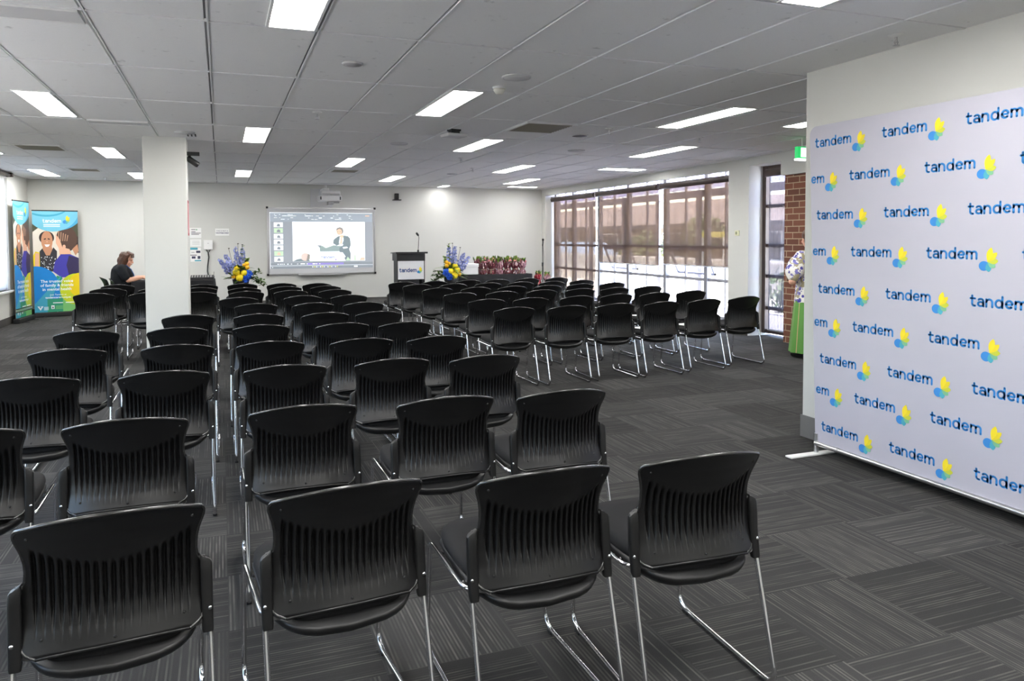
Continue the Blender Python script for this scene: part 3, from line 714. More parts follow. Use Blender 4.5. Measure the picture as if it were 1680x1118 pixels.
# ------------------------------------------------------------------ the audience: (row and seat, x, y of the top of the back, turn)
CHAIRS = [
    ('R1a',-0.268,2.091,5), ('R1b',0.332,2.078,5.5), ('R1c',0.905,2.005,1), ('R1d',1.43,1.964,-2.5), ('R2z',-0.925,3.22,0.4),
    ('R2a',-0.354,3.171,1), ('R2b',0.31,3.163,0.5), ('R2c',0.908,3.1,1.0), ('R2d',1.435,3.042,-1), ('R3a',-0.905,4.31,-0.8),
    ('R3b',-0.288,4.264,1.5), ('R3c',0.316,4.22,-0.1), ('R3d',0.907,4.211,1.0), ('R3e',1.441,4.136,-0.1), ('R4a',-0.913,5.357,0.4),
    ('R4b',-0.28,5.319,-1.0), ('R4c',0.3,5.251,0.4), ('R4d',0.897,5.162,1.1), ('R4e',1.41,5.088,0.1), ('R5a',-0.961,6.39,0.7),
    ('R5b',-0.326,6.349,0.5), ('R5c',0.285,6.288,-1.3), ('R5d',0.912,6.178,0.8), ('R5e',1.402,6.053,0.3), ('R6b',-0.294,7.385,-0.6),
    ('R6c',0.308,7.23,-1.4), ('R6d',0.894,7.114,1.1), ('R6e',1.374,7.035,-0.1), ('R7c',0.337,8.409,0.7), ('R7d',0.91,8.267,1.1),
    ('R7e',1.425,8.143,0.6), ('R8c',0.181,9.396,1.3), ('R8d',0.907,9.375,-0.3), ('R8e',1.449,9.275,0.9), ('R9b',-0.293,10.601,-0.2),
    ('R9c',0.3,10.472,1.3), ('R9d',0.859,10.426,1.1), ('R9e',1.428,10.355,-1.2), ('R10b',-0.287,11.558,-1.1), ('R10c',0.294,11.238,-0.8),
    ('R10d',0.865,11.32,1.4), ('R10e',1.411,11.21,-0.2), ('R11b',-0.278,12.331,0.4), ('R11c',0.294,12.324,-0.6), ('R11d',0.861,12.134,0.0),
    ('R11e',1.372,11.934,-0.3), ('F1a',-1.484,10.506,-0.4), ('F1b',-0.859,10.33,0.3), ('F2a',-1.444,11.467,0.3), ('F2b',-0.836,11.29,1.2),
    ('F3a',-1.428,12.391,0.5), ('Q1',2.674,11.767,1.3), ('Q2',2.737,11.039,1.1), ('Q3',2.794,10.097,1.5), ('Q4',2.803,9.068,0.5),
    ('Q5',2.782,7.985,-1.0), ('Q6',2.71,6.93,1.1), ('P1',3.197,11.751,1.4), ('P2',3.277,10.96,1.2), ('P3',3.328,10.028,0.2),
    ('P4',3.378,9.099,0.6), ('P5',3.321,7.987,-0.9), ('P6',3.274,6.893,1.0), ('O1',3.788,11.83,0.2), ('O2',3.836,10.962,-0.6),
    ('O3',3.882,10.044,-1.3), ('O4',3.966,9.164,1.1), ('O5',3.928,8.021,1.5), ('O6',3.843,6.918,-1.2), ('N1',4.292,11.799,0.9),
    ('N2',4.382,10.98,-0.3), ('N3',4.42,10.015,-1.0), ('N4',4.53,9.177,-0.6), ('N5',4.496,8.09,0.8), ('N6',4.403,6.922,1.1),
    ('M1',4.884,11.947,-1.4), ('M2',4.895,10.929,0.3), ('M3',5.022,10.162,-1.4), ('M4',5.057,9.161,0.7), ('M5',5.055,8.113,-0.5),
    ('M6',5.021,7.023,1.1), ('K1',5.454,11.97,1.4), ('K2',5.49,11.06,0.0), ('K3',5.605,10.238,1.5), ('K4',5.639,9.247,-0.6),
    ('K5',5.66,8.227,-1.3), ('K6',5.657,7.157,0.3)]
ORD = ['', 'first', 'second', 'third', 'fourth', 'fifth', 'sixth', 'seventh', 'eighth', 'ninth', 'tenth']
LROW = {1: 'nearest row', 2: 'second nearest row', 3: 'third nearest row', 4: 'fourth nearest row', 5: 'fifth nearest row', 6: 'sixth nearest row', 7: 'seventh nearest row', 8: 'fourth row from front', 9: 'third row from front', 10: 'second row from front', 11: 'front row'}
RROW = {1: 'front row', 2: 'second row from front', 3: 'third row from front', 4: 'third row from back', 5: 'second row from back', 6: 'back row'}
LSEAT = {'a': 'fifth from the aisle', 'b': 'fourth from the aisle', 'c': 'third from the aisle', 'd': 'second from the aisle', 'e': 'on the aisle'}
RSEAT = {'Q': 'on the aisle', 'P': 'second from the aisle', 'O': 'third from the aisle', 'N': 'fourth from the aisle', 'M': 'second from the window', 'K': 'nearest the window'}
FLAB = {'F1a': 'leftmost black chair behind the column, standing before the banners', 'F1b': 'black chair half hidden by the left edge of the column', 'F2a': 'black chair in the middle row left of the column', 'F2b': 'black chair with a white paper, mostly behind the column', 'F3a': 'black chair nearest the seated woman, left of the column'}
SHIFT1 = {'a': 'b', 'b': 'c', 'c': 'd', 'd': 'e'}; SHIFT2 = {'z': 'a', 'a': 'b', 'b': 'c', 'c': 'd', 'd': 'e'}
SEAT_AT = {}
first = True
for n, x, y, yw in CHAIRS:
    k = n[0]
    if k == 'R':
        r, c = int(n[1:-1]), n[-1]
        if r == 1: c = SHIFT1[c]
        elif r == 2: c = SHIFT2[c]
        lab = 'black chair, chrome legs, left block, %s, %s' % (LROW[r], LSEAT[c]); grp = 'audience chairs in the left block'
    elif k == 'F': lab, grp = FLAB[n], 'audience chairs left of the column'
    else: lab = 'black chair, chrome legs, right block, %s, %s' % (RROW[int(n[1])], RSEAT[k]); grp = 'audience chairs in the right block'
    o = PROTO if first else copy_tree(PROTO); first = False
    a = math.radians(yw); s = 1.03 if k == 'F' else 1.0
    o.location = (x-.31*s*math.sin(a), y+.31*s*math.cos(a), 0); o.rotation_euler = (0, 0, a); o.scale = (s, s, s)
    tag(o, lab, 'chair', grp); SEAT_AT[n] = (o.location.copy(), a, s)
bpy.context.view_layer.update()
for n, lab in (('Q1', 'white paper on the aisle seat of the front row'), ('Q2', 'white paper on the aisle seat of the second row'), ('M5', 'white paper on a right block seat near the window'), ('M6', 'white paper on a back row seat near the window'), ('N6', 'white paper on a back row seat, fourth from the aisle'), ('F2b', 'white paper on the seat just left of the column'), ('K4', 'white paper on the window-side seat, third row from back')):
    p, a, s = SEAT_AT[n]; M = Matrix.Translation(p) @ Matrix.Rotation(a+.2, 4, 'Z')
    b = MB(); b.box((-.15, -.06, .4875*s), (.06, .14, .4905*s), 0, M); tag(b.build('paper', m_paper), lab, 'paper', 'papers left on seats')

# ------------------------------------------------------------------ printed backdrop
BX = 3.774
EDGE = lambda z: 4.055+.09*(z-.085)/2.145
t = thing('backdrop', 'large white fabric backdrop printed with rows of blue logos', 'backdrop', (0, 0, 0))
b = MB(); Y0, Y1, Z0, Z1 = .9, 4.09, .085, 2.23
fr = (Vector((BX, 4.14, 0)), Vector((0, -1, 0)), Vector((0, 0, 1)), Vector((-1, 0, 0)))
# rounded-corner cloth with a faint sag, slightly thick
def pan(d):
    r = .06; P = []
    for (cx, cz, a0) in ((Y0+r, Z0+.01, 180), (Y1-r, Z0+.01, 270), (Y1-r, Z1-r, 0), (Y0+r, Z1-r, 90)):
        rr = r if cz > 1 else .01
        for i in range(7):
            a = math.radians(a0+90*i/6); zz = (cz if cz > 1 else Z0+rr)+rr*math.sin(a); P.append((BX+d, (EDGE(zz)-rr if cx > 2 else Y0+rr)+rr*math.cos(a), zz))
    return P
A, B_ = pan(0), pan(.035); k = len(A)
b.add(A, [tuple(range(k))[::-1]]); b.add(B_, [tuple(range(k))]); b.add(A+B_, [(i, (i+1) % k, (i+1) % k+k, i+k) for i in range(k)], 0, True)
UH, UV, UE = .31/LET_W, .0395, .0365
def put_logo(mb, x, z):
    put_word(mb, fr, x, z, UH, 1, 1, .29, UV); put_emblem(mb, fr, x+.31+.014+1.24*UE*1.1, z-.014, UE, 2, 2, UE*1.1)
ZR = [2.088, 1.848, 1.602, 1.360, 1.108, .880, .636, .422, .176]
for r, z in enumerate(ZR):
    y0 = 4.092-.0115*r if r % 2 == 0 else 3.800-.0115*r+.557
    for q in range(6):
        ys = y0-.5575*q
        if ys-.52 < Y0+.02: break
        if r % 2 and q == 0: ys -= .026
        x = 4.14-ys
        if ys > EDGE(z)-.004:            # cut by the left hem: only the last letters show
            tmp = MB(); put_logo(tmp, x, z)
            keep = [f for f in tmp.f if max(tmp.v[i].y for i in f) < EDGE(z)-.004]
            mis = [mi for f, mi in zip(tmp.f, tmp.mi) if max(tmp.v[i].y for i in f) < EDGE(z)-.004]
            for f, mi in zip(keep, mis): b.add([tmp.v[i] for i in f], [tuple(range(len(f)))], mi)
        else:
            put_logo(b, x, z)
b.build('fabric_panel', [varied('backdrop_cloth', rgb(181, 180, 192), rgb(178, 177, 189), 1.5, .8), m_logo]+EMB, t)
b = MB(); b.tube([(BX+.0, 4.045, .012), (BX+.0, 4.045, .14)], .016, 12); b.tube([(BX+.02, 4.045, .14), (BX+.02, 4.045, 2.2)], .016, 12); b.tube([(BX+.02, 1.0, .012), (BX+.02, 1.0, 2.2)], .016, 12)
b.build('upright_post', m_alu, t)
b = MB(); b.tube([(BX-.008, 4.045, .075), (BX-.008, .95, .075)], .016, 12); b.tube([(BX-.008, 3.86, .075), (BX-.008, 3.84, .075)], .019, 12); b.tube([(BX+.018, 4.06, 2.19), (BX+.018, .95, 2.19)], .014, 10); b.build('cross_rail', m_alu, t)
for y in (4.03, 1.0): b = MB(); b.box((BX-.25, y-.03, .0005), (BX+.215, y+.03, .012), 0, None, .003); b.build('foot_plate', m_white, t)

# ------------------------------------------------------------------ roll-up banners
BM = [mat('b_paper', rgb(226, 218, 204), .5), mat('b_sky', rgb(112, 190, 214), .5), mat('b_skydark', rgb(70, 160, 200), .5), mat('b_blue', rgb(0, 128, 205), .5), mat('b_teal', rgb(60, 160, 190), .5), mat('b_green', rgb(40, 145, 110), .5), mat('b_lime', rgb(120, 190, 110), .5), mat('b_yellow', rgb(196, 208, 30), .5), mat('b_gold', rgb(232, 205, 0), .5), mat('b_white', rgb(245, 248, 250), .5), mat('b_skin1', rgb(196, 140, 106), .5), mat('b_skin2', rgb(226, 176, 146), .5), mat('b_hair1', rgb(50, 36, 32), .5), mat('b_hair2', rgb(82, 58, 48), .5), mat('b_hairlight', rgb(190, 150, 120), .5), mat('b_dress', rgb(46, 44, 50), .5), mat('b_purple', rgb(62, 58, 160), .5), mat('b_purpledark', rgb(48, 40, 80), .5), mat('b_foliage', rgb(70, 74, 54), .5)] + EMB
def banner(label, A, B_, H, band=False):
    A = Vector(A); B_ = Vector(B_); u = (B_-A).normalized(); Wd = (B_-A).length; n = Vector((u.y, -u.x, 0)); up = Vector((0, 0, 1))
    t = thing('rollup_banner', label, 'banner', (0, 0, 0), 0, 'pull-up banners in the corner'); z0 = .09; hh = H-z0
    o = A+up*z0; fr = (o+n*.003, u, up, n); b = MB()
    Q = lambda P: [(x*Wd, y*hh) for x, y in P]
    def F(P, mi, la):
        P = clip(Q(P), 0, Wd, 0, hh)
        if len(P) > 2: b.flat(P, fr, la, mi)
    asp = Wd/hh
    C = lambda cx, cy_, r, n_=32, ry=None: circle(cx, cy_, r, n_, 0, 2*PI, ry or r*asp)
    b.add([o, o+u*Wd, o+u*Wd+up*hh, o+up*hh, o-n*.002, o+u*Wd-n*.002, o+u*Wd+up*hh-n*.002, o+up*hh-n*.002], [(0, 1, 2, 3), (7, 6, 5, 4), (0, 4, 5, 1), (1, 5, 6, 2), (2, 6, 7, 3), (3, 7, 4, 0)], 0)
    # photo area
    F([(0, .36), (1, .36), (1, .9), (0, .9)], 0, 0)
    F([(0, .79), (.12, .83), (.3, .80), (.35, .84), (0, .9)], 18, 1); F([(.62, .80), (1, .70), (1, .92), (.6, .92)], 18, 1); F([(.88, .6), (1, .58), (1, .75), (.9, .72)], 12, 1.5)
    F([(.0, .40), (.16, .40), (.22, .58), (.05, .60), (0, .56)], 8, 1.2)
    F(C(.30, .735, .165, 24), 12, 2); F([(.2, .60), (.42, .60), (.40, .68), (.22, .68)], 10, 2.4); F(C(.305, .705, .125, 26, .095), 10, 3)
    F([(.25, .668), (.37, .668), (.33, .645), (.28, .645)], 9, 3.6); F([(.24, .725), (.285, .73), (.285, .718), (.24, .714)], 12, 3.6); F([(.325, .73), (.37, .725), (.37, .714), (.325, .718)], 12, 3.6); F([(.29, .70), (.325, .70), (.307, .685)], 11, 3.6)
    F([(.14, .40), (.5, .40), (.52, .60), (.44, .64), (.36, .56), (.28, .56), (.20, .63), (.14, .60)], 15, 3)
    F([(.20, .61), (.28, .56), (.36, .56), (.44, .62), (.38, .635), (.24, .635)], 10, 2.8)
    rr = random.Random(4)
    for _ in range(46): 
        px, py = rr.uniform(.16, .5), rr.uniform(.41, .55); F(C(px, py, rr.uniform(.008, .014), 6), 9, 3.5)
    F([(.02, .42), (.12, .42), (.13, .58), (.05, .585)], 11, 3)
    F(C(.74, .72, .235, 28, .125), 13, 4)
    for k in range(5): F([(.56+.05*k, .80-.01*k), (.58+.05*k, .80-.01*k), (.57+.045*k, .70), (.555+.045*k, .70)], 14, 4.4)
    F([(.50, .77), (.585, .72), (.64, .64), (.80, .62), (.84, .56), (.58, .55), (.56, .63), (.50, .68)], 11, 4.6); F(C(.68, .645, .035, 14, .02), 11, 5)
    F([(.42, .40), (.47, .50), (.60, .57), (.80, .57), (1, .53), (1, .34), (.6, .34)], 16, 5); F([(.78, .34), (.72, .46), (.78, .555), (1, .53), (1, .34)], 17, 5.2)
    F([(.86, .62), (.98, .67), (1, .60), (.93, .555)], 10, 5.1)
    # head panel
    F(C(.52, 1.02, .62, 48, .215), 2, 6); F(C(.44, 1.03, .60, 48, .235), 1, 6.5); F(C(.30, 1.05, .5, 40, .11), 4, 7); F(C(.30, 1.055, .5, 40, .095), 1, 7.3)
    put_word(b, fr, .22*Wd, .885*hh, Wd*.4/LET_W, 9, 8); put_emblem(b, fr, .74*Wd, .905*hh, Wd*.062, 19, 8)
    for k in range(2): F([(.24, .868-.017*k), (.60, .868-.017*k), (.60, .860-.017*k), (.24, .860-.017*k)], 9, 8)
    # foot panel
    F([(0, 0), (1, 0), (1, .30), (0, .30)], 6, 6); F([(0, 0), (.42, 0), (.42, .10), (.30, .32), (0, .16)], 4, 6.6); F(C(.05, .22, .52, 44, .235), 3, 7); F([(0, 0), (.3, 0), (.44, .2), (.6, .36), (.3, .22), (0, .08)], 4, 7.4)
    F([(.28, .0), (.62, .0), (.62, .34), (.5, .36)], 5, 6.8); F(C(.92, .22, .36, 40, .155), 7, 7.2); F(C(1.0, .26, .24, 40, .12), 8, 7.6); F([(.28, 0), (1, 0), (1, .06), (.62, .09), (.28, .1)], 6, 7.1); F([(.28, 0), (.62, 0), (.62, .13), (.28, .13)], 5, 7.5)
    for k, s_ in enumerate(('The trusted voice', 'of family & friends', 'in mental health')): put_text(b, fr, s_, .5*Wd, (.292-.040*k)*hh, .085*Wd/.85*1.0, 9, 9, 'CENTER', .0012)
    put_text(b, fr, 'Join Tandem at', .52*Wd, .163*hh, .05*Wd/.85, 9, 9, 'CENTER'); put_text(b, fr, 'tandemcarers.org.au', .52*Wd, .135*hh, .058*Wd/.85, 9, 9, 'CENTER', .001)
    for x0, x1 in ((.40, .62), (.68, .92)): F([(x0, .093), (x1, .093), (x1, .085), (x0, .085)], 9, 9)
    F([(.06, .06), (.19, .06), (.125, .018)], 9, 9); F([(.10, .058), (.15, .058), (.125, .04)], 4, 9.5)
    for k in range(3): F([(.20, .052-.012*k), (.30, .052-.012*k), (.30, .046-.012*k), (.20, .046-.012*k)], 9, 9)
    F([(.36, .03), (.43, .03), (.43, .065), (.36, .065)], 9, 9); F([(.375, .036), (.415, .036), (.395, .06)], 12, 9.5)
    for k in range(3): F([(.45, .058-.012*k), (.72, .058-.012*k), (.72, .052-.012*k), (.45, .052-.012*k)], 6, 9)
    b.build('print_panel', BM, t)
    b = MB(); b.tube([A+up*H-u*.005, B_+up*H+u*.005], .012, 8); b.build('top_rail', m_dark, t)
    M = Matrix((( u.x, n.x, 0, A.x), (u.y, n.y, 0, A.y), (0, 0, 1, 0), (0, 0, 0, 1)))
    b = MB(); b.box((-.01, -.05, .0005), (Wd+.01, .06, .085), 0, M, .015); b.build('base_cassette', m_dark, t)
    for x in (.16, Wd-.16):
        b = MB(); b.box((x-.02, -.07, .0005), (x+.02, .17, .008), 0, M); b.build('foot', m_dark, t)
    b = MB(); b.tube([A+u*Wd/2-n*.02+up*.05, A+u*Wd/2-n*.02+up*H], .008, 8); b.build('support_pole', m_alu, t)
    if band:
        b = MB(); b.box((-.005, .006, .205), (Wd+.005, .016, .245), 0, M); b.box((-.005, .006, .19), (Wd+.005, .017, .204), 1, M); b.box((-.005, .006, .246), (Wd+.005, .017, .26), 1, M); b.build('cross_bar', [m_alu, m_dark], t, None, 'silver and black bar across the print')
banner('pull-up banner facing the room, two smiling women printed on it', (-3.36, 16.80, 0), (-2.63, 17.02, 0), 2.05)
banner('pull-up banner seen almost edge-on beside the left window', (-3.42, 15.64, 0), (-3.355, 16.50, 0), 2.19, True)

# ------------------------------------------------------------------ stage, screen, projector
b = MB(); b.box((-.05, 14.13, .0005), (3.98, YB-.001, .16)); b.box((-.06, 14.11, .0005), (3.99, 14.13, .155), 1); tag(b.build('stage_platform', [m_carpet, m_dark]), 'low carpeted stage platform along the far wall', 'stage')
ST = .16
# interactive whiteboard with the projected desktop
def pic_light(name, c, e): return mat(name, c, .6, emit=e, ecol=c)
WBX0, WBX1, WBZ0, WBZ1 = .955, 3.235, .735, 2.15
t = thing('whiteboard', 'large whiteboard on the far wall showing a projected slide', 'whiteboard', (0, 0, 0))
b = MB(); yb = YB-.03; b.box((WBX0, yb, WBZ0), (WBX1, YB-.001, WBZ1)); b.build('board', mat('board_white', rgb(205, 206, 208), .45), t)
b = MB(); w = .025
for q in (((WBX0-w, WBZ0-w), (WBX1+w, WBZ0)), ((WBX0-w, WBZ1), (WBX1+w, WBZ1+w)), ((WBX0-w, WBZ0), (WBX0, WBZ1)), ((WBX1, WBZ0), (WBX1+w, WBZ1))): b.box((q[0][0], yb-.012, q[0][1]), (q[1][0], YB-.001, q[1][1]))
b.build('frame', m_steel, t)
b = MB()
for x in (WBX0-.02, WBX1+.02):
    for z in (WBZ0-.02, WBZ1+.02): b.box((x-.022, yb-.016, z-.022), (x+.022, YB-.001, z+.022))
b.build('corner_cap', m_dark, t)
b = MB(); b.box((1.57, yb-.09, WBZ0-.05), (2.6, yb, WBZ0-.025)); b.build('pen_tray', m_steel, t)
E1 = .42
PM = [pic_light('p_frame', rgb(154, 160, 168), E1), pic_light('p_ribbon', rgb(160, 170, 180), E1), pic_light('p_slide', rgb(246, 250, 255), .62), pic_light('p_line', rgb(235, 240, 245), E1*1.3), pic_light('p_suit', rgb(128, 142, 148), E1), pic_light('p_skin', rgb(232, 200, 176), E1), pic_light('p_hair', rgb(150, 146, 140), E1), pic_light('p_lectern', rgb(150, 168, 168), E1), pic_light('p_word', rgb(150, 160, 205), E1), pic_light('p_purple', rgb(150, 140, 205), E1), pic_light('p_green', rgb(196, 218, 192), E1), pic_light('p_orange', rgb(222, 196, 176), E1), pic_light('p_yellow', rgb(225, 225, 120), E1), pic_light('p_dim', rgb(138, 146, 154), E1), pic_light('p_head', rgb(228, 206, 198), E1)]
fr = (Vector((WBX0, yb-.0012, WBZ0)), Vector((1, 0, 0)), Vector((0, 0, 1)), Vector((0, -1, 0))); b = MB(); SW, SH = WBX1-WBX0, WBZ1-WBZ0
def F(P, mi, la=1): b.flat([(x*SW, y*SH) for x, y in P], fr, la, mi)
R_ = lambda x0, y0, x1, y1: [(x0, y0), (x1, y0), (x1, y1), (x0, y1)]
F(R_(.012, .075, .985, .935), 0, 0); F(R_(.012, .80, .985, .93), 1, .5); F(R_(.012, .932, .985, .94), 3, .6); F(R_(.012, .075, .016, .94), 3, .6); F(R_(.015, .118, .985, .123), 3, .6); F(R_(.012, .075, .985, .118), 13, .5)
F(R_(.22, .185, .91, .80), 2, 1); F(R_(.015, .125, .985, .165), 13, .55); F(R_(.35, .13, .70, .16), 9, .7)
for k in range(7):
    z = .715-.088*k; F(R_(.05, z, .132, z+.072), 2 if k % 2 == 0 or k == 3 else 10, 1); F([(.075, z+.01), (.11, z+.008), (.105, z+.045), (.09, z+.055), (.08, z+.04)], 13 if k != 5 else 11, 2)
rr = random.Random(9)
for k in range(46): x = rr.uniform(.05, .80); z = rr.choice([.885, .855, .832, .905]); F(R_(x, z, x+rr.uniform(.008, .03), z+.008), 3, 1)
for k in range(24): x = rr.uniform(.04, .5); F(R_(x, .140, x+.012, .152), 3, 1.2)
for k in range(14): x = .40+.018*k; F(R_(x, .088, x+.010, .106), (3, 12, 3, 8)[k % 4], 1)
F(R_(.80, .086, .835, .108), 2, 1); F(R_(.915, .885, .955, .905), 11, 1); F(R_(.03, .088, .036, .104), 3, 1)
# speaker at a lectern on the slide
F([(.60, .46), (.605, .52), (.645, .57), (.70, .585), (.745, .575), (.765, .54), (.77, .43), (.755, .37), (.77, .30), (.765, .186), (.72, .186), (.69, .28), (.66, .33), (.64, .42)], 4, 2)
F([(.655, .46), (.665, .56), (.70, .585), (.70, .50), (.685, .44)], 2, 2.5); F([(.665, .45), (.685, .45), (.69, .56), (.675, .55)], 11, 2.7); F([(.66, .585), (.70, .60), (.70, .55), (.675, .55)], 5, 2.8)
F(circle(.667, .655, .034, 20, 0, 2*PI, .058), 6, 3); F(circle(.660, .640, .027, 20, 0, 2*PI, .048), 5, 3.5); F([(.63, .66), (.67, .70), (.70, .66), (.695, .70), (.667, .718), (.636, .70)], 6, 4)
F([(.640, .648), (.652, .652), (.652, .644), (.640, .642)], 13, 4); F([(.664, .651), (.676, .648), (.676, .641), (.664, .643)], 13, 4); F([(.648, .612), (.662, .612), (.656, .606)], 13, 4)
F([(.63, .42), (.665, .45), (.70, .45), (.69, .42)], 3, 4); F([(.69, .40), (.73, .41), (.745, .39), (.70, .375)], 3, 4)
F([(.45, .43), (.50, .425), (.53, .39), (.60, .43), (.69, .425), (.66, .39), (.66, .335), (.475, .335), (.47, .40)], 7, 3); F([(.44, .437), (.49, .43), (.475, .40)], 13, 3.5)
F([(.475, .19), (.66, .19), (.72, .25), (.69, .32), (.475, .33)], 2, 2.8)
F([(.22, .186), (.38, .186), (.37, .22), (.33, .235), (.26, .22)], 4, 3); F(circle(.335, .255, .042, 18, 0, 2*PI, .062), 14, 3.5); F([(.345, .19), (.378, .22), (.38, .29), (.36, .30)], 6, 4)
F([(.80, .19), (.825, .19), (.815, .27), (.805, .29)], 10, 3); F([(.72, .19), (.77, .19), (.74, .25)], 10, 4); F([(.85, .19), (.905, .19), (.905, .24), (.87, .235)], 11, 3)
put_word(b, fr, .485*SW, .225*SH, .13*SW/LET_W, 8, 4, .32); F(circle(.625, .205, .008, 10, 0, 2*PI, .014), 9, 4)
b.build('projected_image', PM, t)
# short-throw projector on its wall arm
t = thing('projector', 'white short-throw projector on the wall above the whiteboard', 'projector', (2.16, YB, 2.34))
b = MB(); b.box((-.31, -.012, -.155), (.16, -.0005, .25), 0, None, .004); b.build('wall_plate', m_spk, t)
b = MB(); b.box((-.10, -.62, .18), (.02, -.012, .235), 0, None, .01); b.tube([(-.04, -.45, .235), (-.04, -.45, .30)], .03, 10); b.build('arm', m_white, t)
b = MB(); b.box((-.16, -.72, .08), (.24, -.32, .175), 0, None, .02); b.box((-.20, -.74, -.05), (.27, -.26, .075), 0, None, .03); b.build('body', m_spk, t)
b = MB(); b.box((-.185, -.745, -.02), (-.16, -.735, .045)); b.box((.22, -.745, -.02), (.245, -.735, .045)); b.box((-.14, -.722, .10), (.22, -.7195, .108)); b.build('vent', m_dark, t)
b = MB(); b.box((-.02, -.70, -.12), (.10, -.50, -.052), 0, None, .01); b.box((.10, -.66, -.09), (.22, -.5, -.052)); b.build('connector_box', mat('projector_grey', rgb(140, 140, 142), .5), t)
t = thing('wall_camera', 'small black camera on a bracket high on the far wall', 'camera', (3.76, YB, 2.45))
b = MB(); b.box((-.09, -.14, -.09), (.09, -.0005, -.07)); b.box((-.03, -.02, -.07), (.03, -.0005, .06)); b.build('bracket', m_dark, t)
b = MB(); b.box((-.05, -.12, -.069), (.04, -.03, .07), 0, None, .012); b.lathe([(.028, 0), (.028, .02), (.02, .022)], 14, 0, Matrix.Translation((-.005, -.121, .01)) @ Matrix.Rotation(PI/2, 4, 'X')); b.build('head', m_black, t)

# ------------------------------------------------------------------ lectern
t = thing('lectern', 'black lectern with a white logo panel on the stage', 'lectern', (3.635, 15.45, ST))
b = MB(); b.box((-.30, -.20, .87), (.29, .24, 1.02)); b.add([(-.33, -.27, 1.02), (.33, -.27, 1.02), (.33, .28, 1.02), (-.33, .28, 1.02), (-.33, -.27, 1.055), (.33, -.27, 1.055), (.33, .28, 1.035), (-.33, .28, 1.035)], [(3, 2, 1, 0), (4, 5, 6, 7), (0, 1, 5, 4), (1, 2, 6, 5), (2, 3, 7, 6), (3, 0, 4, 7)]); b.build('desk_top', m_dark, t)
for x in (-.28, .23): b = MB(); b.box((x, -.17, .02), (x+.06, .2, .87)); b.build('upright', m_dark, t)
b = MB(); b.box((-.22, .06, .02), (.23, .075, .87)); b.build('back_panel', mat('mesh_grey', rgb(120, 120, 122), .6), t)
b = MB(); b.box((-.30, -.24, 0.0005), (.31, .26, .02)); b.build('base', m_dark, t)
b = MB(); b.box((-.275, -.196, .49), (.265, -.171, .868)); fr = (Vector((-.275, -.1965, .49)), Vector((1, 0, 0)), Vector((0, 0, 1)), Vector((0, -1, 0)))
put_word(b, fr, .025, .155, .355/LET_W, 1, 1, .3); put_emblem(b, fr, .445, .175, .040, 2, 2); b.build('sign_panel', [mat('sign_white_board', rgb(225, 225, 228), .5), mat('logo_navy', rgb(42, 80, 150), .6)]+EMB, t)
b = MB(); b.tube([(.22, .1, 1.035), (.22, .1, 1.09)], .02, 12); b.tube([(.22, .1, 1.09), (.225, .08, 1.25), (.22, .03, 1.34), (.20, -.02, 1.40)], .006, 8); b.build('gooseneck', m_dark, t)
b = MB(); b.lathe([(.012, 0), (.02, .01), (.024, .05), (.02, .075), (.006, .085)], 14, 0, Matrix.Translation((.205, -.01, 1.385)) @ Matrix.Rotation(math.radians(-38), 4, 'Y')); b.build('microphone', m_dark, t)

# ------------------------------------------------------------------ flower arrangements
m_del = varied('delphinium_blue', rgb(172, 182, 226), rgb(128, 136, 200), 80, .6); m_hyd = varied('hydrangea_blue', rgb(52, 118, 226), rgb(34, 84, 196), 60, .6)
m_mum = varied('chrysanthemum_yellow', rgb(248, 224, 40), rgb(236, 200, 20), 60, .6); m_ros = varied('rose_orange_yellow', rgb(240, 196, 40), rgb(232, 160, 30), 60, .6)
m_stem = mat('stem_green', rgb(70, 92, 46), .6); m_twig = mat('dark_twig', rgb(58, 50, 36), .8)
def leaf(b, p, d, ln, w, mi=0, bend=.15):
    d = Vector(d).normalized(); s_ = d.cross(Vector((0, 0, 1))); s_ = s_.normalized() if s_.length > .05 else Vector((1, 0, 0)); up = s_.cross(d)
    P = []; p = Vector(p)
    for t_, k in ((0, .1), (.3, .9), (.65, .8), (1, .05)):
        c = p+d*ln*t_-Vector((0, 0, bend*ln*t_*t_)); P.append((c-s_*w*k, c+up*w*.25*k, c+s_*w*k))
    vs = [q for r in P for q in r]; b.add(vs, [(3*i, 3*i+1, 3*i+4, 3*i+3) for i in range(3)]+[(3*i+1, 3*i+2, 3*i+5, 3*i+4) for i in range(3)], mi, True)
def floret(b, p, r, rnd, mi=0, n=5):
    p = Vector(p); d = Vector((rnd.gauss(0, 1), rnd.gauss(0, 1)-.4, rnd.gauss(0, 1))).normalized(); a = d.orthogonal().normalized(); e = d.cross(a)
    for k in range(n):
        t_ = 2*PI*k/n; q = a*math.cos(t_)+e*math.sin(t_); s_ = d.cross(q)
        b.add([p, p+q*r*.6+s_*r*.4+d*r*.2, p+q*r+d*r*.3, p+q*r*.6-s_*r*.4+d*r*.2], [(0, 1, 2, 3)], mi, False)
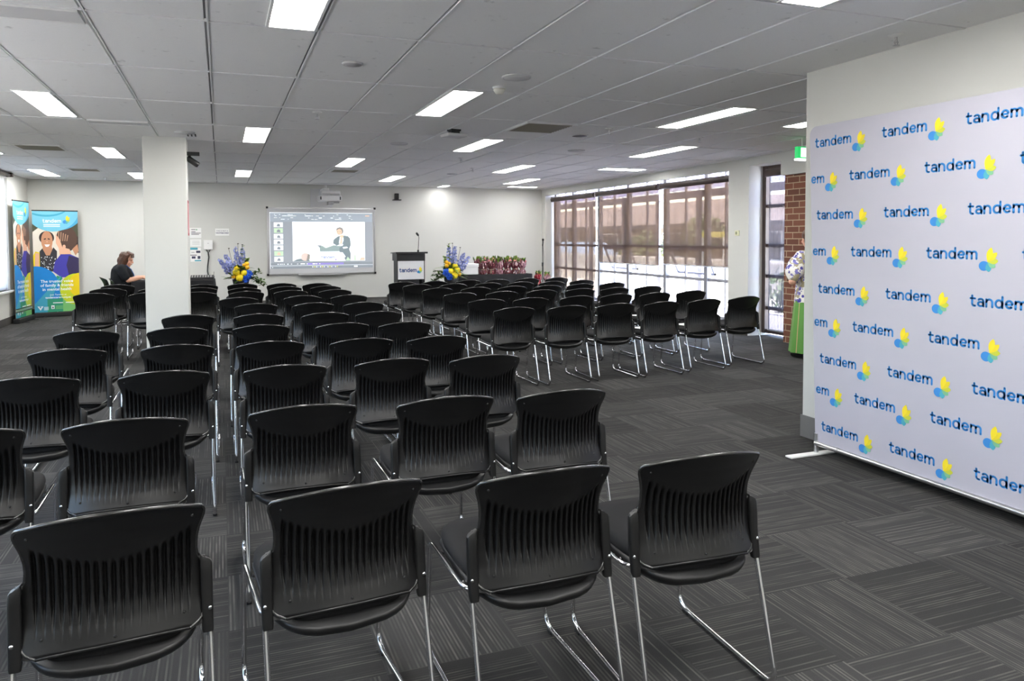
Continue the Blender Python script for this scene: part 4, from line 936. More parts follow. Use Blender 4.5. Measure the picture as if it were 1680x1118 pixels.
def arrangement(label, loc, mirror=1, seed=1, plinth=.45):
    rnd = random.Random(seed); t = thing('flower_arrangement', label, 'flowers', loc, 0, 'flower arrangements beside the stage')
    b = MB(); b.lathe([(.10, 0.0005), (.11, .01), (.14, .10), (.15, .16), (.145, .17), (.135, .165)], 24); b.build('bowl', m_dark, t)
    z = .15
    def mum(x, y, zz, r, mt, nm):
        b = MB(); b.ell((x, y, zz), (r, r, r*.92), 26, 16, 0, None, None, lambda d: 1+.09*math.sin(d.x*17+d.y*5)*math.sin(d.z*19+d.y*14)); b.build(nm, mt, t)
    for x, y, zz, r in ((-.08, -.12, .30, .065), (-.02, -.15, .20, .07), (.055, -.13, .28, .065), (-.06, -.06, .37, .058)): mum(x*mirror, y, zz, r, m_mum, 'chrysanthemum')
    for x, y, zz, r in ((.06, -.06, .43, .034), (.11, -.05, .455, .04), (.115, -.08, .385, .04), (-.13, -.12, .22, .036)): mum(x*mirror, y, zz, r, m_ros, 'rose')
    for x, y, zz, r in ((.13, -.12, .26, .075), (.075, -.14, .185, .07)):
        b = MB()
        for k in range(90):
            d = Vector((rnd.gauss(0, 1), rnd.gauss(0, 1), rnd.gauss(0, 1))).normalized(); floret(b, (x*mirror+d.x*r*.85, y+d.y*r*.85, zz+d.z*r*.85), .026, rnd, 0, 4)
        b.ell((x*mirror, y, zz), (r*.75, r*.75, r*.75), 12, 8); b.build('hydrangea', m_hyd, t)
    for x, y, ang, ln in ((-.12, .0, -.40, .36), (-.17, .02, -.62, .34), (-.03, .02, -.12, .46), (.02, .03, .05, .44)):
        b = MB(); p0 = Vector((x*.5*mirror, y, z)); d = Vector((math.sin(ang)*mirror, 0, math.cos(ang))); L = ln+.16
        b.tube([p0, p0+d*L], [.006, .003], 6, 1)
        for k in range(110):
            u = rnd.random()**.9; c = p0+d*(.16+ln*u)*1.0; rr_ = .062*(1-.75*u)+.008; th = rnd.uniform(0, 2*PI)
            floret(b, c+Vector((math.cos(th)*rr_, math.sin(th)*rr_, 0)), .034*(1-.5*u), rnd, 0)
        b.build('delphinium', [m_del, m_stem], t)
    for x, ang, ln in ((.09, .22, .42), (.05, .03, .66)):
        b = MB(); p0 = Vector((x*.4*mirror, .03, z)); d = Vector((math.sin(ang)*mirror, 0, math.cos(ang))); b.tube([p0, p0+d*ln], [.006, .003], 6, 1)
        for k in range(40 if ln < .5 else 14): 
            u = rnd.uniform(.35, 1); th = rnd.uniform(0, 2*PI); leaf(b, p0+d*ln*u, (math.cos(th), math.sin(th), .7), .10*(1.25-u*.7), .030)
        b.build('leafy_spike', [m_leaf2, m_stem], t)
    b = MB()
    for k in range(190):
        th = rnd.uniform(0, 2*PI); el = rnd.uniform(-.15, .9); c = Vector((rnd.gauss(0, .07)*mirror, rnd.gauss(0, .06), z+rnd.uniform(.0, .22)))
        leaf(b, c, (math.cos(th), math.sin(th)*.7, el), rnd.uniform(.12, .21), rnd.uniform(.024, .042), 0 if rnd.random() < .6 else 1, .3)
    for k in range(9):
        th = rnd.uniform(-.35, .9); d = Vector((mirror*1.0, rnd.uniform(-.3, .3), th)).normalized(); p0 = Vector((.1*mirror, 0, z+.06)); pts = [p0+d*.32*u+Vector((0, 0, -.10*u*u)) for u in (0, .35, .7, 1)]
        b.tube(pts, .003, 5, 2)
        for q in range(12): u = rnd.uniform(.25, 1); leaf(b, p0+d*.32*u+Vector((0, 0, -.10*u*u)), (rnd.gauss(0, 1), rnd.gauss(0, 1), rnd.uniform(-.3, .6)), .085, .026, 0)
    for k in range(5): a = rnd.uniform(-1.0, -.4)*mirror; leaf(b, (-.08*mirror, -.05, z+.03), (math.sin(a)*1.4, -.3, .25), .25, .045, 0, .25)
    b.build('foliage', [m_leaf, m_leaf2, m_twig], t)
    b = MB()
    for x, a, ln in ((-.10, -.30, .62), (-.02, -.08, .68), (.0, .02, .66)):
        p0 = Vector((x*.4*mirror, .04, z)); d = Vector((math.sin(a)*mirror, 0, math.cos(a))); b.tube([p0, p0+d*ln*.6, p0+d*ln+Vector((.02*mirror, 0, 0))], .0035, 5); b.ell(p0+d*ln+Vector((.025*mirror, 0, 0)), (.018, .01, .008), 8, 5)
    b.build('twig', m_twig, t)
    return t
def plinth(label, x, y, z0, z1, r=.16):
    b = MB(); b.lathe([(r, z0+.0005), (r, z0+.02), (r*.85, z0+.04), (r*.85, z1-.03), (r, z1-.02), (r, z1)], 28, 0, None, (x, y, 0)); tag(b.build('flower_plinth', m_dark), label, 'plinth', 'black plinths under the flowers')
plinth('black plinth under the flowers left of the screen', .33, 14.95, ST, .575); arrangement('blue and yellow flowers in front of the wall, left of the screen', (.33, 14.95, .575), 1, 3)
plinth('black plinth under the flowers right of the lectern', 4.22, 14.35, 0, .565); arrangement('blue and yellow flowers between the lectern and black table', (4.22, 14.35, .565), -1, 5)

# ------------------------------------------------------------------ table with wrapped bouquets
def cloth_box(name, label, x0, x1, y0, y1, z, mt, seed, short=False):
    """a fitted cloth: flat top, folded skirt to the floor"""
    rnd = random.Random(seed); b = MB(); per = []
    def side(ax, ay, bx, by, n):
        for i in range(n): per.append((ax+(bx-ax)*i/n, ay+(by-ay)*i/n))
    side(x0, y0, x1, y0, 46); side(x1, y0, x1, y1, 20); side(x1, y1, x0, y1, 46); side(x0, y1, x0, y0, 20)
    k = len(per); cx, cy_ = (x0+x1)/2, (y0+y1)/2; ph = [rnd.uniform(-1, 1) for _ in range(k)]
    rows = [(z, 0), (z-.012, .006), (z-.2, .012), (z-.45, .022), (.012, .03)]; vs = []
    for zz, o in rows:
        for i, (x, y) in enumerate(per):
            w = o*(1+.8*math.sin(i*.9+ph[i]*.6)) if o > .01 else o
            dx = (1 if abs(x-x1) < 1e-6 else -1 if abs(x-x0) < 1e-6 else 0); dy = (1 if abs(y-y1) < 1e-6 else -1 if abs(y-y0) < 1e-6 else 0)
            vs.append((x+dx*w, y+dy*w, max(zz, z-.09) if short and dx < 0 else zz))
    b.add(vs, [(r*k+i, (r+1)*k+i, (r+1)*k+(i+1) % k, r*k+(i+1) % k) for r in range(len(rows)-1) for i in range(k)], 0, True)
    b.add(vs[:k], [tuple(range(k))]); return tag(b.build(name, mt), label, 'tablecloth')
def trestle(label, x0, x1, y0, y1, z):
    t = thing('folding_table', label, 'table', ((x0+x1)/2, (y0+y1)/2, 0)); a, c = (x1-x0)/2-.02, (y1-y0)/2-.02
    b = MB(); b.box((-a, -c, z-.04), (a, c, z-.004)); b.build('table_top', m_spk, t)
    for sx in (-1, 1):
        for sy in (-1, 1): b = MB(); b.tube([(sx*(a-.40), sy*(c-.03), z-.04), (sx*(a-.40), sy*(c-.03), .0005)], .014, 8); b.build('leg', m_steel, t)
TZ = .745
trestle('long trestle table under the black cloth, holding the bouquets', 4.46, 6.07, 14.66, 15.36, TZ)
cloth_box('tablecloth', 'black cloth hanging to the floor under the wrapped bouquets', 4.46, 6.07, 14.66, 15.36, TZ, m_cloth, 1)
t = thing('storage_box', 'white lidded box on the black table, left of the bouquets', 'box', (4.70, 14.93, TZ+.001))
b = MB(); b.box((-.22, -.16, 0), (.22, .16, .175), 0, None, .006); b.build('box_body', m_paper, t)
b = MB(); b.box((-.23, -.17, .155), (.23, .17, .222), 0, None, .006); b.build('lid', m_white, t)
m_wrap = varied('burgundy_cellophane', rgb(62, 12, 22), rgb(116, 60, 68), 34, .15, 1); m_wrap2 = varied('pink_cellophane', rgb(84, 28, 42), rgb(168, 124, 134), 38, .15, 1)
m_tie = mat('cream_ribbon', rgb(210, 196, 160), .6); m_pink = varied('pink_bloom', rgb(214, 150, 150), rgb(170, 70, 80), 40, .6)
def bouquet(label, loc, seed, grp='wrapped bouquets on the black table', mt=None, H=.30, top='leaf'):
    rnd = random.Random(seed); t = thing('bouquet', label, 'bouquet', loc, rnd.uniform(0, 6), grp); n = 22; b = MB(); vs = []
    prof = [(.070, .001), (.071, .035), (.060, .07), (.050, .095), (.062, .125), (.076, .17), (.074, .22), (.056, .265)]
    for i, (r, z) in enumerate(prof):
        for j in range(n):
            a = 2*PI*j/n; k = 1+(.14*math.sin(j*2.4+seed+i*.7)+rnd.uniform(-.10, .10))*(1 if i not in (3,) else .3)
            vs.append((r*k*math.cos(a), r*k*math.sin(a), z*H/.30+(rnd.uniform(-.03, .03) if i == 7 else 0)))
    b.add(vs, [(i*n+j, i*n+(j+1) % n, (i+1)*n+(j+1) % n, (i+1)*n+j) for i in range(len(prof)-1) for j in range(n)]+[tuple(range(n))[::-1]], 0, False)
    b.build('wrap', mt or (m_wrap if seed % 3 else m_wrap2), t)
    b = MB(); b.lathe([(.050, .094), (.054, .100), (.050, .106)], 16)
    b.add([(.0, -.054, .10), (.006, -.078, .02), (.018, -.074, .02), (.012, -.052, .10)], [(0, 1, 2, 3)]); b.build('ribbon', m_tie, t)
    b = MB()
    for _ in range(18): a = rnd.uniform(0, 6.28); leaf(b, (rnd.gauss(0, .026), rnd.gauss(0, .026), .215*H/.3), (math.cos(a)*.32, math.sin(a)*.32, 1), rnd.uniform(.11, .18), rnd.uniform(.018, .032), 0 if rnd.random() < .5 else 1, .2)
    b.build('leaves', [m_leaf, m_leaf2], t)
    b = MB()
    for _ in range(7): b.ell((rnd.gauss(0, .026), rnd.gauss(0, .026), .255*H/.3+rnd.uniform(-.02, .03)), (.022, .022, .02), 10, 6, 0, None, None, lambda d: 1+.12*math.sin(d.x*12)*math.sin(d.z*12))
    b.build('bloom', m_pink, t)
ords = ['first', 'second', 'third', 'fourth', 'fifth', 'sixth', 'seventh', 'eighth']
for k in range(6): bouquet('burgundy wrapped bouquet in the front line, %s from the white box' % ords[k], (5.04+.172*k, 14.78+.012*(k % 2), TZ+.001), k+1)
for k in range(6): bouquet('burgundy wrapped bouquet in the rear line, %s from the white box' % ords[k], (5.03+.172*k, 15.12+.02*(k % 2), TZ+.001), k+11, 'wrapped bouquets on the black table', None, .345)
t = thing('side_stool', 'low black stool behind the microphone stand, holding two bouquets', 'stool', (6.44, 15.0, 0))
b = MB(); b.box((-.24, -.16, .46), (.24, .16, .49), 0, None, .008); b.build('stool_top', m_dark, t)
for sx in (-1, 1):
    for sy in (-1, 1): b = MB(); b.tube([(sx*.2, sy*.12, .46), (sx*.22, sy*.14, .0005)], .012, 8); b.build('leg', m_dark, t)
bouquet('deep red bouquet on the stool behind the microphone stand', (6.34, 14.97, .491), 22, 'wrapped bouquets on the black stool', varied('deep_red_wrap', rgb(110, 18, 30), rgb(150, 50, 60), 20, .2, .7), .26)
bouquet('pink wrapped bouquet on the stool nearest the window', (6.56, 15.0, .491), 21, 'wrapped bouquets on the black stool', m_wrap2, .22)
t = thing('microphone_stand', 'thin black microphone stand near the window corner', 'microphone stand', (6.22, 14.45, 0))
b = MB(); b.lathe([(.14, .0005), (.14, .012), (.12, .022), (.02, .03)], 24); b.build('round_base', m_dark, t)
b = MB(); b.tube([(0, 0, .02), (0, 0, .95)], .013, 8); b.tube([(0, 0, .95), (0, 0, 1.36)], .008, 8); b.tube([(0, 0, .90), (0, 0, .98)], .02, 10); b.build('pole', m_dark, t)
b = MB(); b.tube([(0, 0, 1.33), (0, -.01, 1.36), (0, -.02, 1.40)], .014, 8); b.build('clip', m_dark, t)
b = MB(); b.tube([(0, -.01, 1.30), (0, -.02, 1.43)], [.010, .014], 10); b.ell((0, -.022, 1.452), (.024, .024, .028), 12, 8); b.build('microphone', m_dark, t)
b = MB(); b.tube([(.014, 0, 1.3), (.03, .01, 1.1), (.016, 0, .9), (.035, .01, .5), (.03, .02, .03)], .004, 6); b.build('cable', m_dark, t)

# ------------------------------------------------------------------ desk on the left: cloth, audio gear, telephone
DZ = .752
trestle('trestle table under the black cloth on the left', -1.47, -.12, 14.68, 15.32, DZ)
cloth_box('tablecloth', 'black cloth over the desk where the woman sits', -1.47, -.12, 14.68, 15.32, DZ, m_cloth, 2, True)
t = thing('audio_mixer', 'black audio mixer on the desk right of the column', 'mixer', (-.33, 14.95, DZ+.001))
b = MB(); b.box((-.20, -.18, 0), (.19, .18, .035)); b.add([(-.20, -.18, .035), (.19, -.18, .035), (.19, .18, .035), (-.20, .18, .035), (-.20, -.18, .045), (.19, -.18, .045), (.19, .18, .075), (-.20, .18, .075)], [(4, 5, 6, 7), (0, 1, 5, 4), (1, 2, 6, 5), (2, 3, 7, 6), (3, 0, 4, 7)]); b.build('case', m_dark, t)
for i in range(8):
    for j in range(4): b = MB(); b.tube([(-.17+.045*i, -.13+.07*j, .049+.0065*j), (-.17+.045*i, -.13+.07*j, .055+.0065*j)], .007, 8); b.build('knob', m_white, t)
t = thing('radio_receiver', 'small black receiver box on the desk edge beside the mixer', 'receiver', (-.19, 15.2, DZ+.001))
b = MB(); b.box((-.06, -.05, 0), (.06, .05, .055), 0, None, .004); b.build('case', m_dark, t)
b = MB(); b.tube([(.05, .04, .05), (.055, .045, .13)], .004, 6); b.build('aerial', m_dark, t)
t = thing('desk_telephone', 'small black telephone on the desk before the woman', 'telephone', (-1.02, 15.20, DZ+.001), .3)
b = MB(); b.add([(-.08, -.07, 0), (.08, -.07, 0), (.08, .08, 0), (-.08, .08, 0), (-.08, -.07, .025), (.08, -.07, .025), (.08, .08, .06), (-.08, .08, .06)], [(3, 2, 1, 0), (4, 5, 6, 7), (0, 1, 5, 4), (1, 2, 6, 5), (2, 3, 7, 6), (3, 0, 4, 7)]); b.build('body', m_dark, t)
b = MB(); b.tube([(-.055, -.06, .05), (-.055, 0, .068), (-.055, .07, .075)], [.018, .012, .018], 10); b.build('handset', m_black, t)
t = thing('laptop', 'small black laptop half hidden behind the column edge', 'laptop', (-.93, 14.90, DZ+.001), -PI/2+.1)
b = MB(); b.box((-.15, -.11, 0), (.15, .11, .016), 0, None, .003); b.build('keyboard_deck', m_dark, t)
b = MB(); M = Matrix.Translation((0, .108, .014)) @ Matrix.Rotation(math.radians(-18), 4, 'X'); b.box((-.15, -.005, 0), (.15, .003, .2), 0, M); b.build('screen', m_dark, t)
# wall notices, control box and its cable
def notice(label, x0, x1, z0, z1, draw):
    b = MB(); b.box((x0, YB-.004, z0), (x1, YB-.0006, z1)); fr = (Vector((x0, YB-.0044, z0)), Vector((1, 0, 0)), Vector((0, 0, 1)), Vector((0, -1, 0)))
    for P, mi in draw(x1-x0, z1-z0): b.flat(P, fr, 1, mi)
    return tag(b.build('wall_notice', [m_paper, m_ink, EMB[1], EMB[2], mat('screen_shot', rgb(50, 52, 80), .5), mat('faint_ink', rgb(190, 190, 190), .7)]), label, 'notice', 'paper notices on the far wall')
def R2(x0, y0, x1, y1): return [(x0, y0), (x1, y0), (x1, y1), (x0, y1)]
notice('white notice with purple lines, topmost beside the column', -.61, -.385, 1.515, 1.73, lambda w, h: [(R2(.03, h*k, w*f, h*k+.012), 1) for k, f in ((.80, .5), (.58, .5), (.45, .95), (.33, .8))]+[(circle(w*.6, h*.82, .014, 10), 3)])
notice('blank-looking white notice, middle one beside the column', -.605, -.39, 1.335, 1.49, lambda w, h: [(R2(.04, h*k, w*.85, h*k+.008), 5) for k in (.3, .5, .7)])
notice('white notice with teal heading and small dark pictures', -.605, -.40, 1.02, 1.315, lambda w, h: [(R2(0, h*.85, w*.7, h), 2), (R2(w*.55, h*.62, w*.95, h*.78), 4), (R2(.02, h*.62, w*.4, h*.7), 5), (R2(.0, h*.44, w*.6, h*.49), 1), (R2(w*.12, h*.22, w*.48, h*.38), 4), (R2(w*.68, h*.2, w*.94, h*.4), 4), (R2(w*.4, .01, w, .035), 2)])
b = MB(); b.box((-.112, YB-.004, 1.565), (.162, YB-.0006, 1.715)); fr = (Vector((-.112, YB-.0044, 1.565)), Vector((1, 0, 0)), Vector((0, 0, 1)), Vector((0, -1, 0)))
put_text(b, fr, 'THIS IS NOT A', .137, .088, .036, 1, 1, 'CENTER'); put_text(b, fr, 'WHITEBOARD', .137, .042, .040, 1, 1, 'CENTER', .001); tag(b.build('wall_notice', [m_paper, mat('purple_ink', rgb(70, 66, 110), .7)]), 'white notice with two printed lines, between control box and screen', 'notice', 'paper notices on the far wall')
t = thing('control_box', 'white control box on the wall with a black cable below', 'control box', (-.257, YB, 1.372))
b = MB(); b.box((-.088, -.06, -.10), (.088, -.0005, .10), 0, None, .008); b.build('case', m_white, t)
b = MB(); b.box((-.012, -.0625, .03), (.014, -.0602, .036)); b.build('badge', m_ink, t)
b = MB()
for s_ in (-.04, .04): b.tube([(s_, -.03, -.10), (s_*.6, -.03, -.13), (0, -.03, -.17)], .007, 6)
b.tube([(0, -.03, -.17), (.01, -.03, -.26), (-.015, -.03, -.45), (-.02, -.04, -.56), (0, -.10, -.66), (.0, -.14, -.70)], .013, 8); b.build('cable', m_dark, t)
b = MB(); b.box((-.3655, 9.82, 1.53), (-.362, 10.12, 1.95)); fr = (Vector((-.3616, 9.82, 1.53)), Vector((0, 1, 0)), Vector((0, 0, 1)), Vector((1, 0, 0)))
b.flat(R2(.02, .03, .28, .39), fr, 1, 1); tag(b.build('column_poster', [mat('poster_red', rgb(170, 60, 66), .6), mat('poster_pink', rgb(216, 150, 156), .6)]), 'red-edged poster on the side of the column', 'poster')

# ------------------------------------------------------------------ people
def fuse(name, b, mats, voxel, parent=None, sm_it=4, label=None):
    """melt overlapping shapes into one continuous skin"""
    me = bpy.data.meshes.new(name); me.from_pydata([tuple(v) for v in b.v], [], b.f); o = bpy.data.objects.new(name, me); COL.objects.link(o)
    r = o.modifiers.new('r', 'REMESH'); r.mode = 'VOXEL'; r.voxel_size = voxel; r.use_smooth_shade = True
    s = o.modifiers.new('s', 'SMOOTH'); s.iterations = sm_it; s.factor = .5
    dg = bpy.context.evaluated_depsgraph_get(); m2 = bpy.data.meshes.new_from_object(o.evaluated_get(dg)); m2.name = name
    bpy.data.objects.remove(o); m2.materials.clear()
    for M in (mats if isinstance(mats, (list, tuple)) else [mats]): m2.materials.append(M)
    m2.polygons.foreach_set('use_smooth', [True]*len(m2.polygons)); m2.update()
    return link(name, m2, parent, None, label)
def limb(b, pts, rs, n=14):
    pts = [Vector(p) for p in pts]; b.tube(pts, rs, n); b.ell(pts[0], (rs[0],)*3, n, 8); b.ell(pts[-1], (rs[-1],)*3, n, 8)
    for p, r in zip(pts[1:-1], rs[1:-1]): b.ell(p, (r,)*3, n, 8)
def hand(b, w, d, up, s=1.0, side=1, curl=.5):
    """palm with four bent fingers and a thumb; w wrist, d direction, up back of the hand"""
    w = Vector(w); d = Vector(d).normalized(); up = Vector(up); up = (up-d*up.dot(d)).normalized(); x = d.cross(up)*side
    limb(b, [w, w+d*.045*s, w+d*.085*s], [.024*s, .030*s, .028*s])
    limb(b, [w+d*.05*s-x*.016*s, w+d*.085*s-x*.026*s], [.016*s, .012*s]); limb(b, [w+d*.05*s+x*.016*s, w+d*.085*s+x*.024*s], [.016*s, .012*s])
    for k, (o, l) in enumerate(((-.030, .066), (-.010, .078), (.010, .073), (.029, .056))):
        p = w+d*.088*s+x*o*s; c = curl*(.8+.1*k)
        q = p+(d*math.cos(c*.5)-up*math.sin(c*.5))*l*.5*s; r = q+(d*math.cos(c*1.3)-up*math.sin(c*1.3))*l*.32*s; e = r+(d*math.cos(c*2)-up*math.sin(c*2))*l*.24*s
        limb(b, [p, q, r, e], [.0095*s, .0088*s, .008*s, .0068*s], 8)
    p = w+d*.03*s-x*.028*s; q = p+(d*.7-x*.7-up*.2).normalized()*.034*s; r = q+(d*.95-x*.25-up*.3).normalized()*.028*s
    limb(b, [p, q, r], [.013*s, .0105*s, .0085*s], 8)
def head(b, c, f, s=1.0):
    """skull, jaw, nose, ears; c centre, f facing"""
    c = Vector(c); f = Vector(f).normalized(); z = Vector((0, 0, 1)); z = (z-f*z.dot(f)).normalized(); x = f.cross(z)
    R = Matrix((x, f, z)).transposed()
    P = lambda a, bb, cc: c+(x*a+f*bb+z*cc)*s
    b.ell(P(0, -.012, .03), (.074*s, .093*s, .088*s), 18, 12, 0, None, R); b.ell(P(0, .025, -.045), (.056*s, .062*s, .066*s), 16, 10, 0, None, R)
    b.ell(P(0, .062, -.088), (.024*s, .022*s, .018*s), 10, 7, 0, None, R)
    limb(b, [P(0, .082, .022), P(0, .098, -.012), P(0, .103, -.022)], [.009*s, .012*s, .014*s], 8)
    for q in (-1, 1): b.ell(P(q*.072, -.005, -.01), (.010*s, .020*s, .030*s), 8, 6, 0, None, R); b.ell(P(q*.040, .062, -.028), (.024*s, .02*s, .022*s), 8, 6, 0, None, R); b.ell(P(q*.03, .078, .032), (.022*s, .010*s, .008*s), 8, 6, 0, None, R)
    b.ell(P(0, .086, -.055), (.022*s, .012*s, .011*s), 8, 6, 0, None, R)
    return P, R
m_eye = mat('eye_dark', rgb(40, 30, 26), .2); m_lip = mat('lip', rgb(176, 92, 88), .5)
# the woman at the desk, facing right
t = thing('person', 'person with brown hair in a black top, seated at the desk', 'person', (0, 0, 0))
bx = MB(); WX, WY = -1.66, 14.98
limb(bx, [(WX, WY, .56), (WX-.01, WY, .74), (WX+.005, WY, .92)], [.155, .145, .15]); limb(bx, [(WX+.02, WY-.17, .98), (WX+.02, WY+.17, .98)], [.07, .07]); limb(bx, [(WX+.03, WY, .96), (WX+.06, WY, 1.08)], [.075, .056])
P, R = head(bx, (WX+.095, WY, 1.128), (.93, -.12, -.30), 1.05)
for q in (-1, 1):
    limb(bx, [(WX, WY+q*.09, .54), (WX+.40, WY+q*.11, .535), (WX+.42, WY+q*.11, .50)], [.095, .07, .062]); limb(bx, [(WX+.42, WY+q*.11, .50), (WX+.38, WY+q*.11, .28), (WX+.36, WY+q*.11, .085)], [.06, .055, .038]); limb(bx, [(WX+.36, WY+q*.11, .045), (WX+.52, WY+q*.12, .032)], [.04, .03])
    limb(bx, [(WX+.02, WY+q*.19, .975), (WX+.07, WY+q*.225, .87), (WX+.135, WY+q*.22, .775)], [.062, .054, .044]); limb(bx, [(WX+.135, WY+q*.22, .775), (WX+.25, WY+q*.19, .800), (WX+.335, WY+q*.15, .815)], [.045, .040, .027])
    hand(bx, (WX+.335, WY+q*.15, .815), (.95, -.1*q, -.12), (0, 0, 1), 1.0, q, .55)
fuse('body', bx, m_skin, .0065, t, 3)
bb = MB(); limb(bb, [(WX, WY, .57), (WX-.012, WY, .74), (WX+.0, WY, .90)], [.175, .165, .168]); limb(bb, [(WX+.09, WY-.07, .86), (WX+.09, WY+.07, .86)], [.10, .10]); limb(bb, [(WX+.02, WY-.175, .975), (WX+.02, WY+.175, .975)], [.083, .083])
for q in (-1, 1): limb(bb, [(WX+.02, WY+q*.19, .97), (WX+.06, WY+q*.225, .89), (WX+.088, WY+q*.228, .835)], [.082, .078, .074])
fuse('black_top', bb, fabric('black_knit', (.016, .018, .022, 1), .2, 300), .008, t, 3)
bb = MB()
for q in (-1, 1): limb(bb, [(WX, WY+q*.09, .54), (WX+.40, WY+q*.11, .535), (WX+.42, WY+q*.11, .50)], [.105, .082, .075]); limb(bb, [(WX+.42, WY+q*.11, .50), (WX+.38, WY+q*.11, .28), (WX+.36, WY+q*.11, .10)], [.075, .068, .055])
fuse('trousers', bb, m_dark, .01, t)
bb = MB(); rnd = random.Random(2)
b2 = MB(); b2.ell(P(0, -.045, .045), (.094, .098, .088), 18, 12, 0, None, R); b2.ell(P(0, -.085, -.03), (.098, .062, .085), 16, 10, 0, None, R)
for k in range(34):
    a = rnd.uniform(-2.6, 2.6); px, py = .082*math.sin(a), -.035-.07*math.cos(a)
    if py > .035: continue
    z0 = rnd.uniform(.0, .09); limb(b2, [P(px*.9, py, z0), P(px*1.12, py-.008, z0-.07), P(px*1.2+rnd.uniform(-.01, .01), py-.004, -.105+rnd.uniform(-.03, .02))], [.022, .021, .012], 7)
for k in range(9): a = (k-4)*.26; limb(b2, [P(.02*math.sin(a), -.02, .128), P(.07*math.sin(a), .055, .112), P(.088*math.sin(a)+.01, .078, .062)], [.022, .018, .009], 7)
fuse('hair', b2, m_hair, .007, t, 2)
b = MB()
for q in (-1, 1): b.ell(P(q*.031, .080, .017), (.010, .006, .006), 10, 6, 0, None, R)
b.build('eye', m_eye, t)
b = MB(); b.ell(P(0, .097, -.055), (.018, .004, .006), 10, 6, 0, None, R); b.build('lips', m_lip, t)
b = MB(); limb(b, [(WX+.07, WY-.07, 1.05), (WX+.165, WY-.055, .96), (WX+.205, WY-.03, .86), (WX+.20, WY, .80)], [.008, .008, .008, .008], 6); b.build('lanyard', mat('lanyard_blue', rgb(60, 100, 160), .6), t)
# her chair and the empty one behind
o = copy_tree(PROTO); o.location = (-1.53, 14.98, 0); o.rotation_euler = (0, 0, -PI/2); tag(o, 'black chair the woman in the black top sits on', 'chair', 'chairs at the desk')
o = copy_tree(PROTO); o.location = (-1.78, 15.72, 0); o.rotation_euler = (0, 0, -PI/2+.25); tag(o, 'empty black chair seen side-on behind the seated woman', 'chair', 'chairs at the desk')
# the person half hidden by the partition
m_flor = None
def floral():
    M = mat('floral_blouse', rgb(235, 232, 228), .8); g = G(M); tc = g.n.new('ShaderNodeTexCoord')
    v = g.n.new('ShaderNodeTexVoronoi'); g.l.new(tc.outputs['Object'], v.inputs['Vector']); v.inputs['Scale'].default_value = 15
    n = g.noise(tc.outputs['Object'], 9, 2); n2 = g.noise(tc.outputs['Object'], 26, 2)
    on = g.m('MULTIPLY', g.m('LESS_THAN', v.outputs['Distance'], .50), g.m('GREATER_THAN', n2, .47))
    c = g.mix(g.ramp(n, .4, .6), rgb(70, 66, 150), rgb(128, 124, 190)); c2 = g.mix(on, rgb(236, 233, 228), c)
    on2 = g.m('MULTIPLY', g.m('GREATER_THAN', v.outputs['Distance'], .44), g.m('GREATER_THAN', n, .56)); g.l.new(g.mix(on2, c2, rgb(170, 160, 130)), g.b.inputs['Base Color'])
    return M
def skirt_mat():
    M = mat('green_skirt', rgb(120, 185, 86), .75); g = G(M); tc = g.n.new('ShaderNodeTexCoord'); s_ = g.n.new('ShaderNodeSeparateXYZ'); g.l.new(tc.outputs['Object'], s_.inputs[0])
    a = g.m('ARCTAN2', g.m('SUBTRACT', s_.outputs[1], 7.40), g.m('SUBTRACT', s_.outputs[0], 6.77))
    f = g.m('FRACT', g.m('ADD', g.m('MULTIPLY', a, 1.9), .18)); on = g.m('MULTIPLY', g.m('GREATER_THAN', f, .40), g.m('LESS_THAN', f, .49))
    g.l.new(g.mix(on, rgb(92, 146, 66), rgb(206, 160, 128)), g.b.inputs['Base Color']); return M
t = thing('person', 'person in floral blouse and green skirt, half hidden by the partition', 'person', (0, 0, 0)); QX, QY = 6.77, 7.40
bx = MB(); limb(bx, [(QX, QY, .80), (QX, QY, .98), (QX, QY, 1.18)], [.135, .125, .13]); limb(bx, [(QX-.13, QY, 1.25), (QX+.13, QY, 1.25)], [.065, .065]); limb(bx, [(QX, QY, 1.26), (QX, QY+.01, 1.37)], [.06, .053])
P, R = head(bx, (QX, QY+.03, 1.46), (.25, .95, -.1), 1.0)
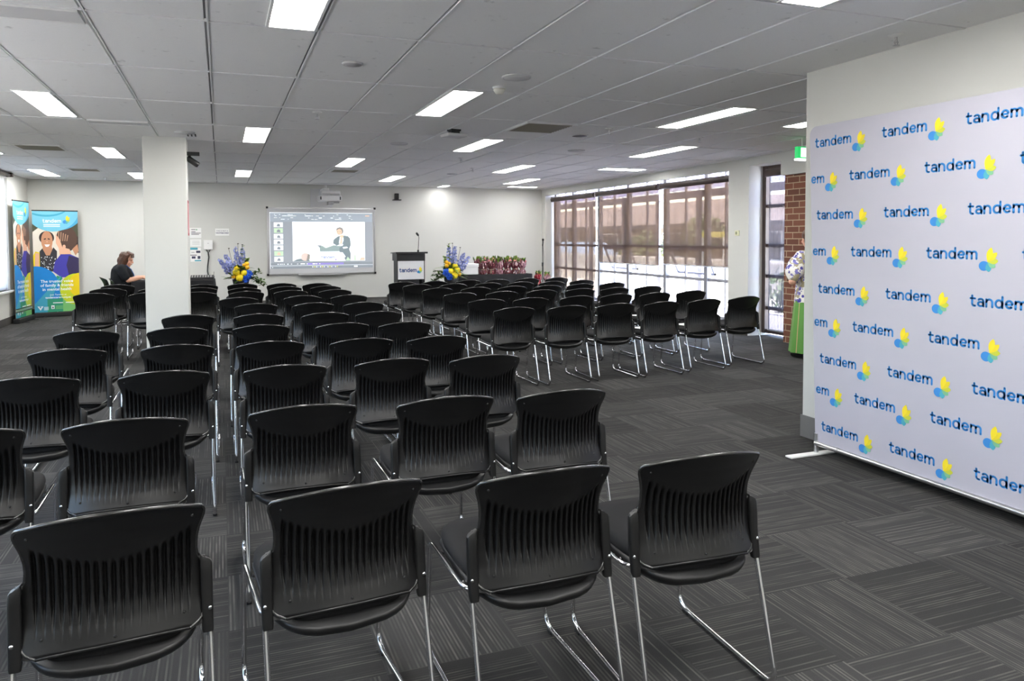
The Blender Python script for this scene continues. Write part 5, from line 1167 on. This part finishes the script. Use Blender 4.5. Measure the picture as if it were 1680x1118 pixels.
for q in (-1, 1):
    limb(bx, [(QX+q*.08, QY, .80), (QX+q*.085, QY+.01, .45), (QX+q*.085, QY, .085)], [.09, .062, .040]); limb(bx, [(QX+q*.085, QY-.01, .04), (QX+q*.095, QY+.14, .03)], [.038, .028])
    el = (QX+q*.315, QY-.05, .945); limb(bx, [(QX+q*.16, QY, 1.24), (QX+q*.25, QY-.03, 1.10), el], [.058, .05, .043]); w_ = (QX+q*.14, QY+.13, .965); limb(bx, [el, (QX+q*.24, QY+.04, .952), w_], [.043, .040, .026]); hand(bx, w_, (-q*.5, .8, .05), (0, -.1, 1), .95, q, .6)
fuse('body', bx, m_skin, .0075, t, 3)
bb = MB(); limb(bb, [(QX, QY, .70), (QX, QY, .9), (QX, QY, 1.17)], [.185, .165, .155]); limb(bb, [(QX-.14, QY, 1.245), (QX+.14, QY, 1.245)], [.078, .078])
for q in (-1, 1): limb(bb, [(QX+q*.15, QY, 1.235), (QX+q*.22, QY-.02, 1.15), (QX+q*.265, QY-.03, 1.065), (QX+q*.29, QY-.045, 1.01)], [.078, .105, .112, .078])
fuse('blouse', bb, floral(), .009, t, 3)
b = MB(); n = 48; vs = []
for z, r in ((.86, .150), (.70, .178), (.4, .205), (.065, .235)):
    for j in range(n): a = 2*PI*j/n; k = 1+.05*math.sin(9*a)*(1-z); vs.append((QX+r*k*math.cos(a), QY+r*k*math.sin(a), z))
b.add(vs, [(i*n+j, (i+1)*n+j, (i+1)*n+(j+1) % n, i*n+(j+1) % n) for i in range(3) for j in range(n)], 0, True); b.build('skirt', skirt_mat(), t)
b2 = MB(); b2.ell(P(0, -.03, .045), (.09, .10, .09), 18, 12, 0, None, R); b2.ell(P(0, -.06, -.03), (.085, .06, .085), 16, 10, 0, None, R); fuse('hair', b2, m_hair, .008, t, 2)
b = MB()
for q in (-1, 1): b.ell(P(q*.031, .080, .017), (.010, .006, .006), 10, 6, 0, None, R)
b.build('eye', m_eye, t)
for q in (-1, 1): b = MB(); b.box((QX+q*.09-.045, QY-.06, .0005), (QX+q*.09+.045, QY+.18, .05), 0, None, .015); b.build('shoe', m_dark, t)
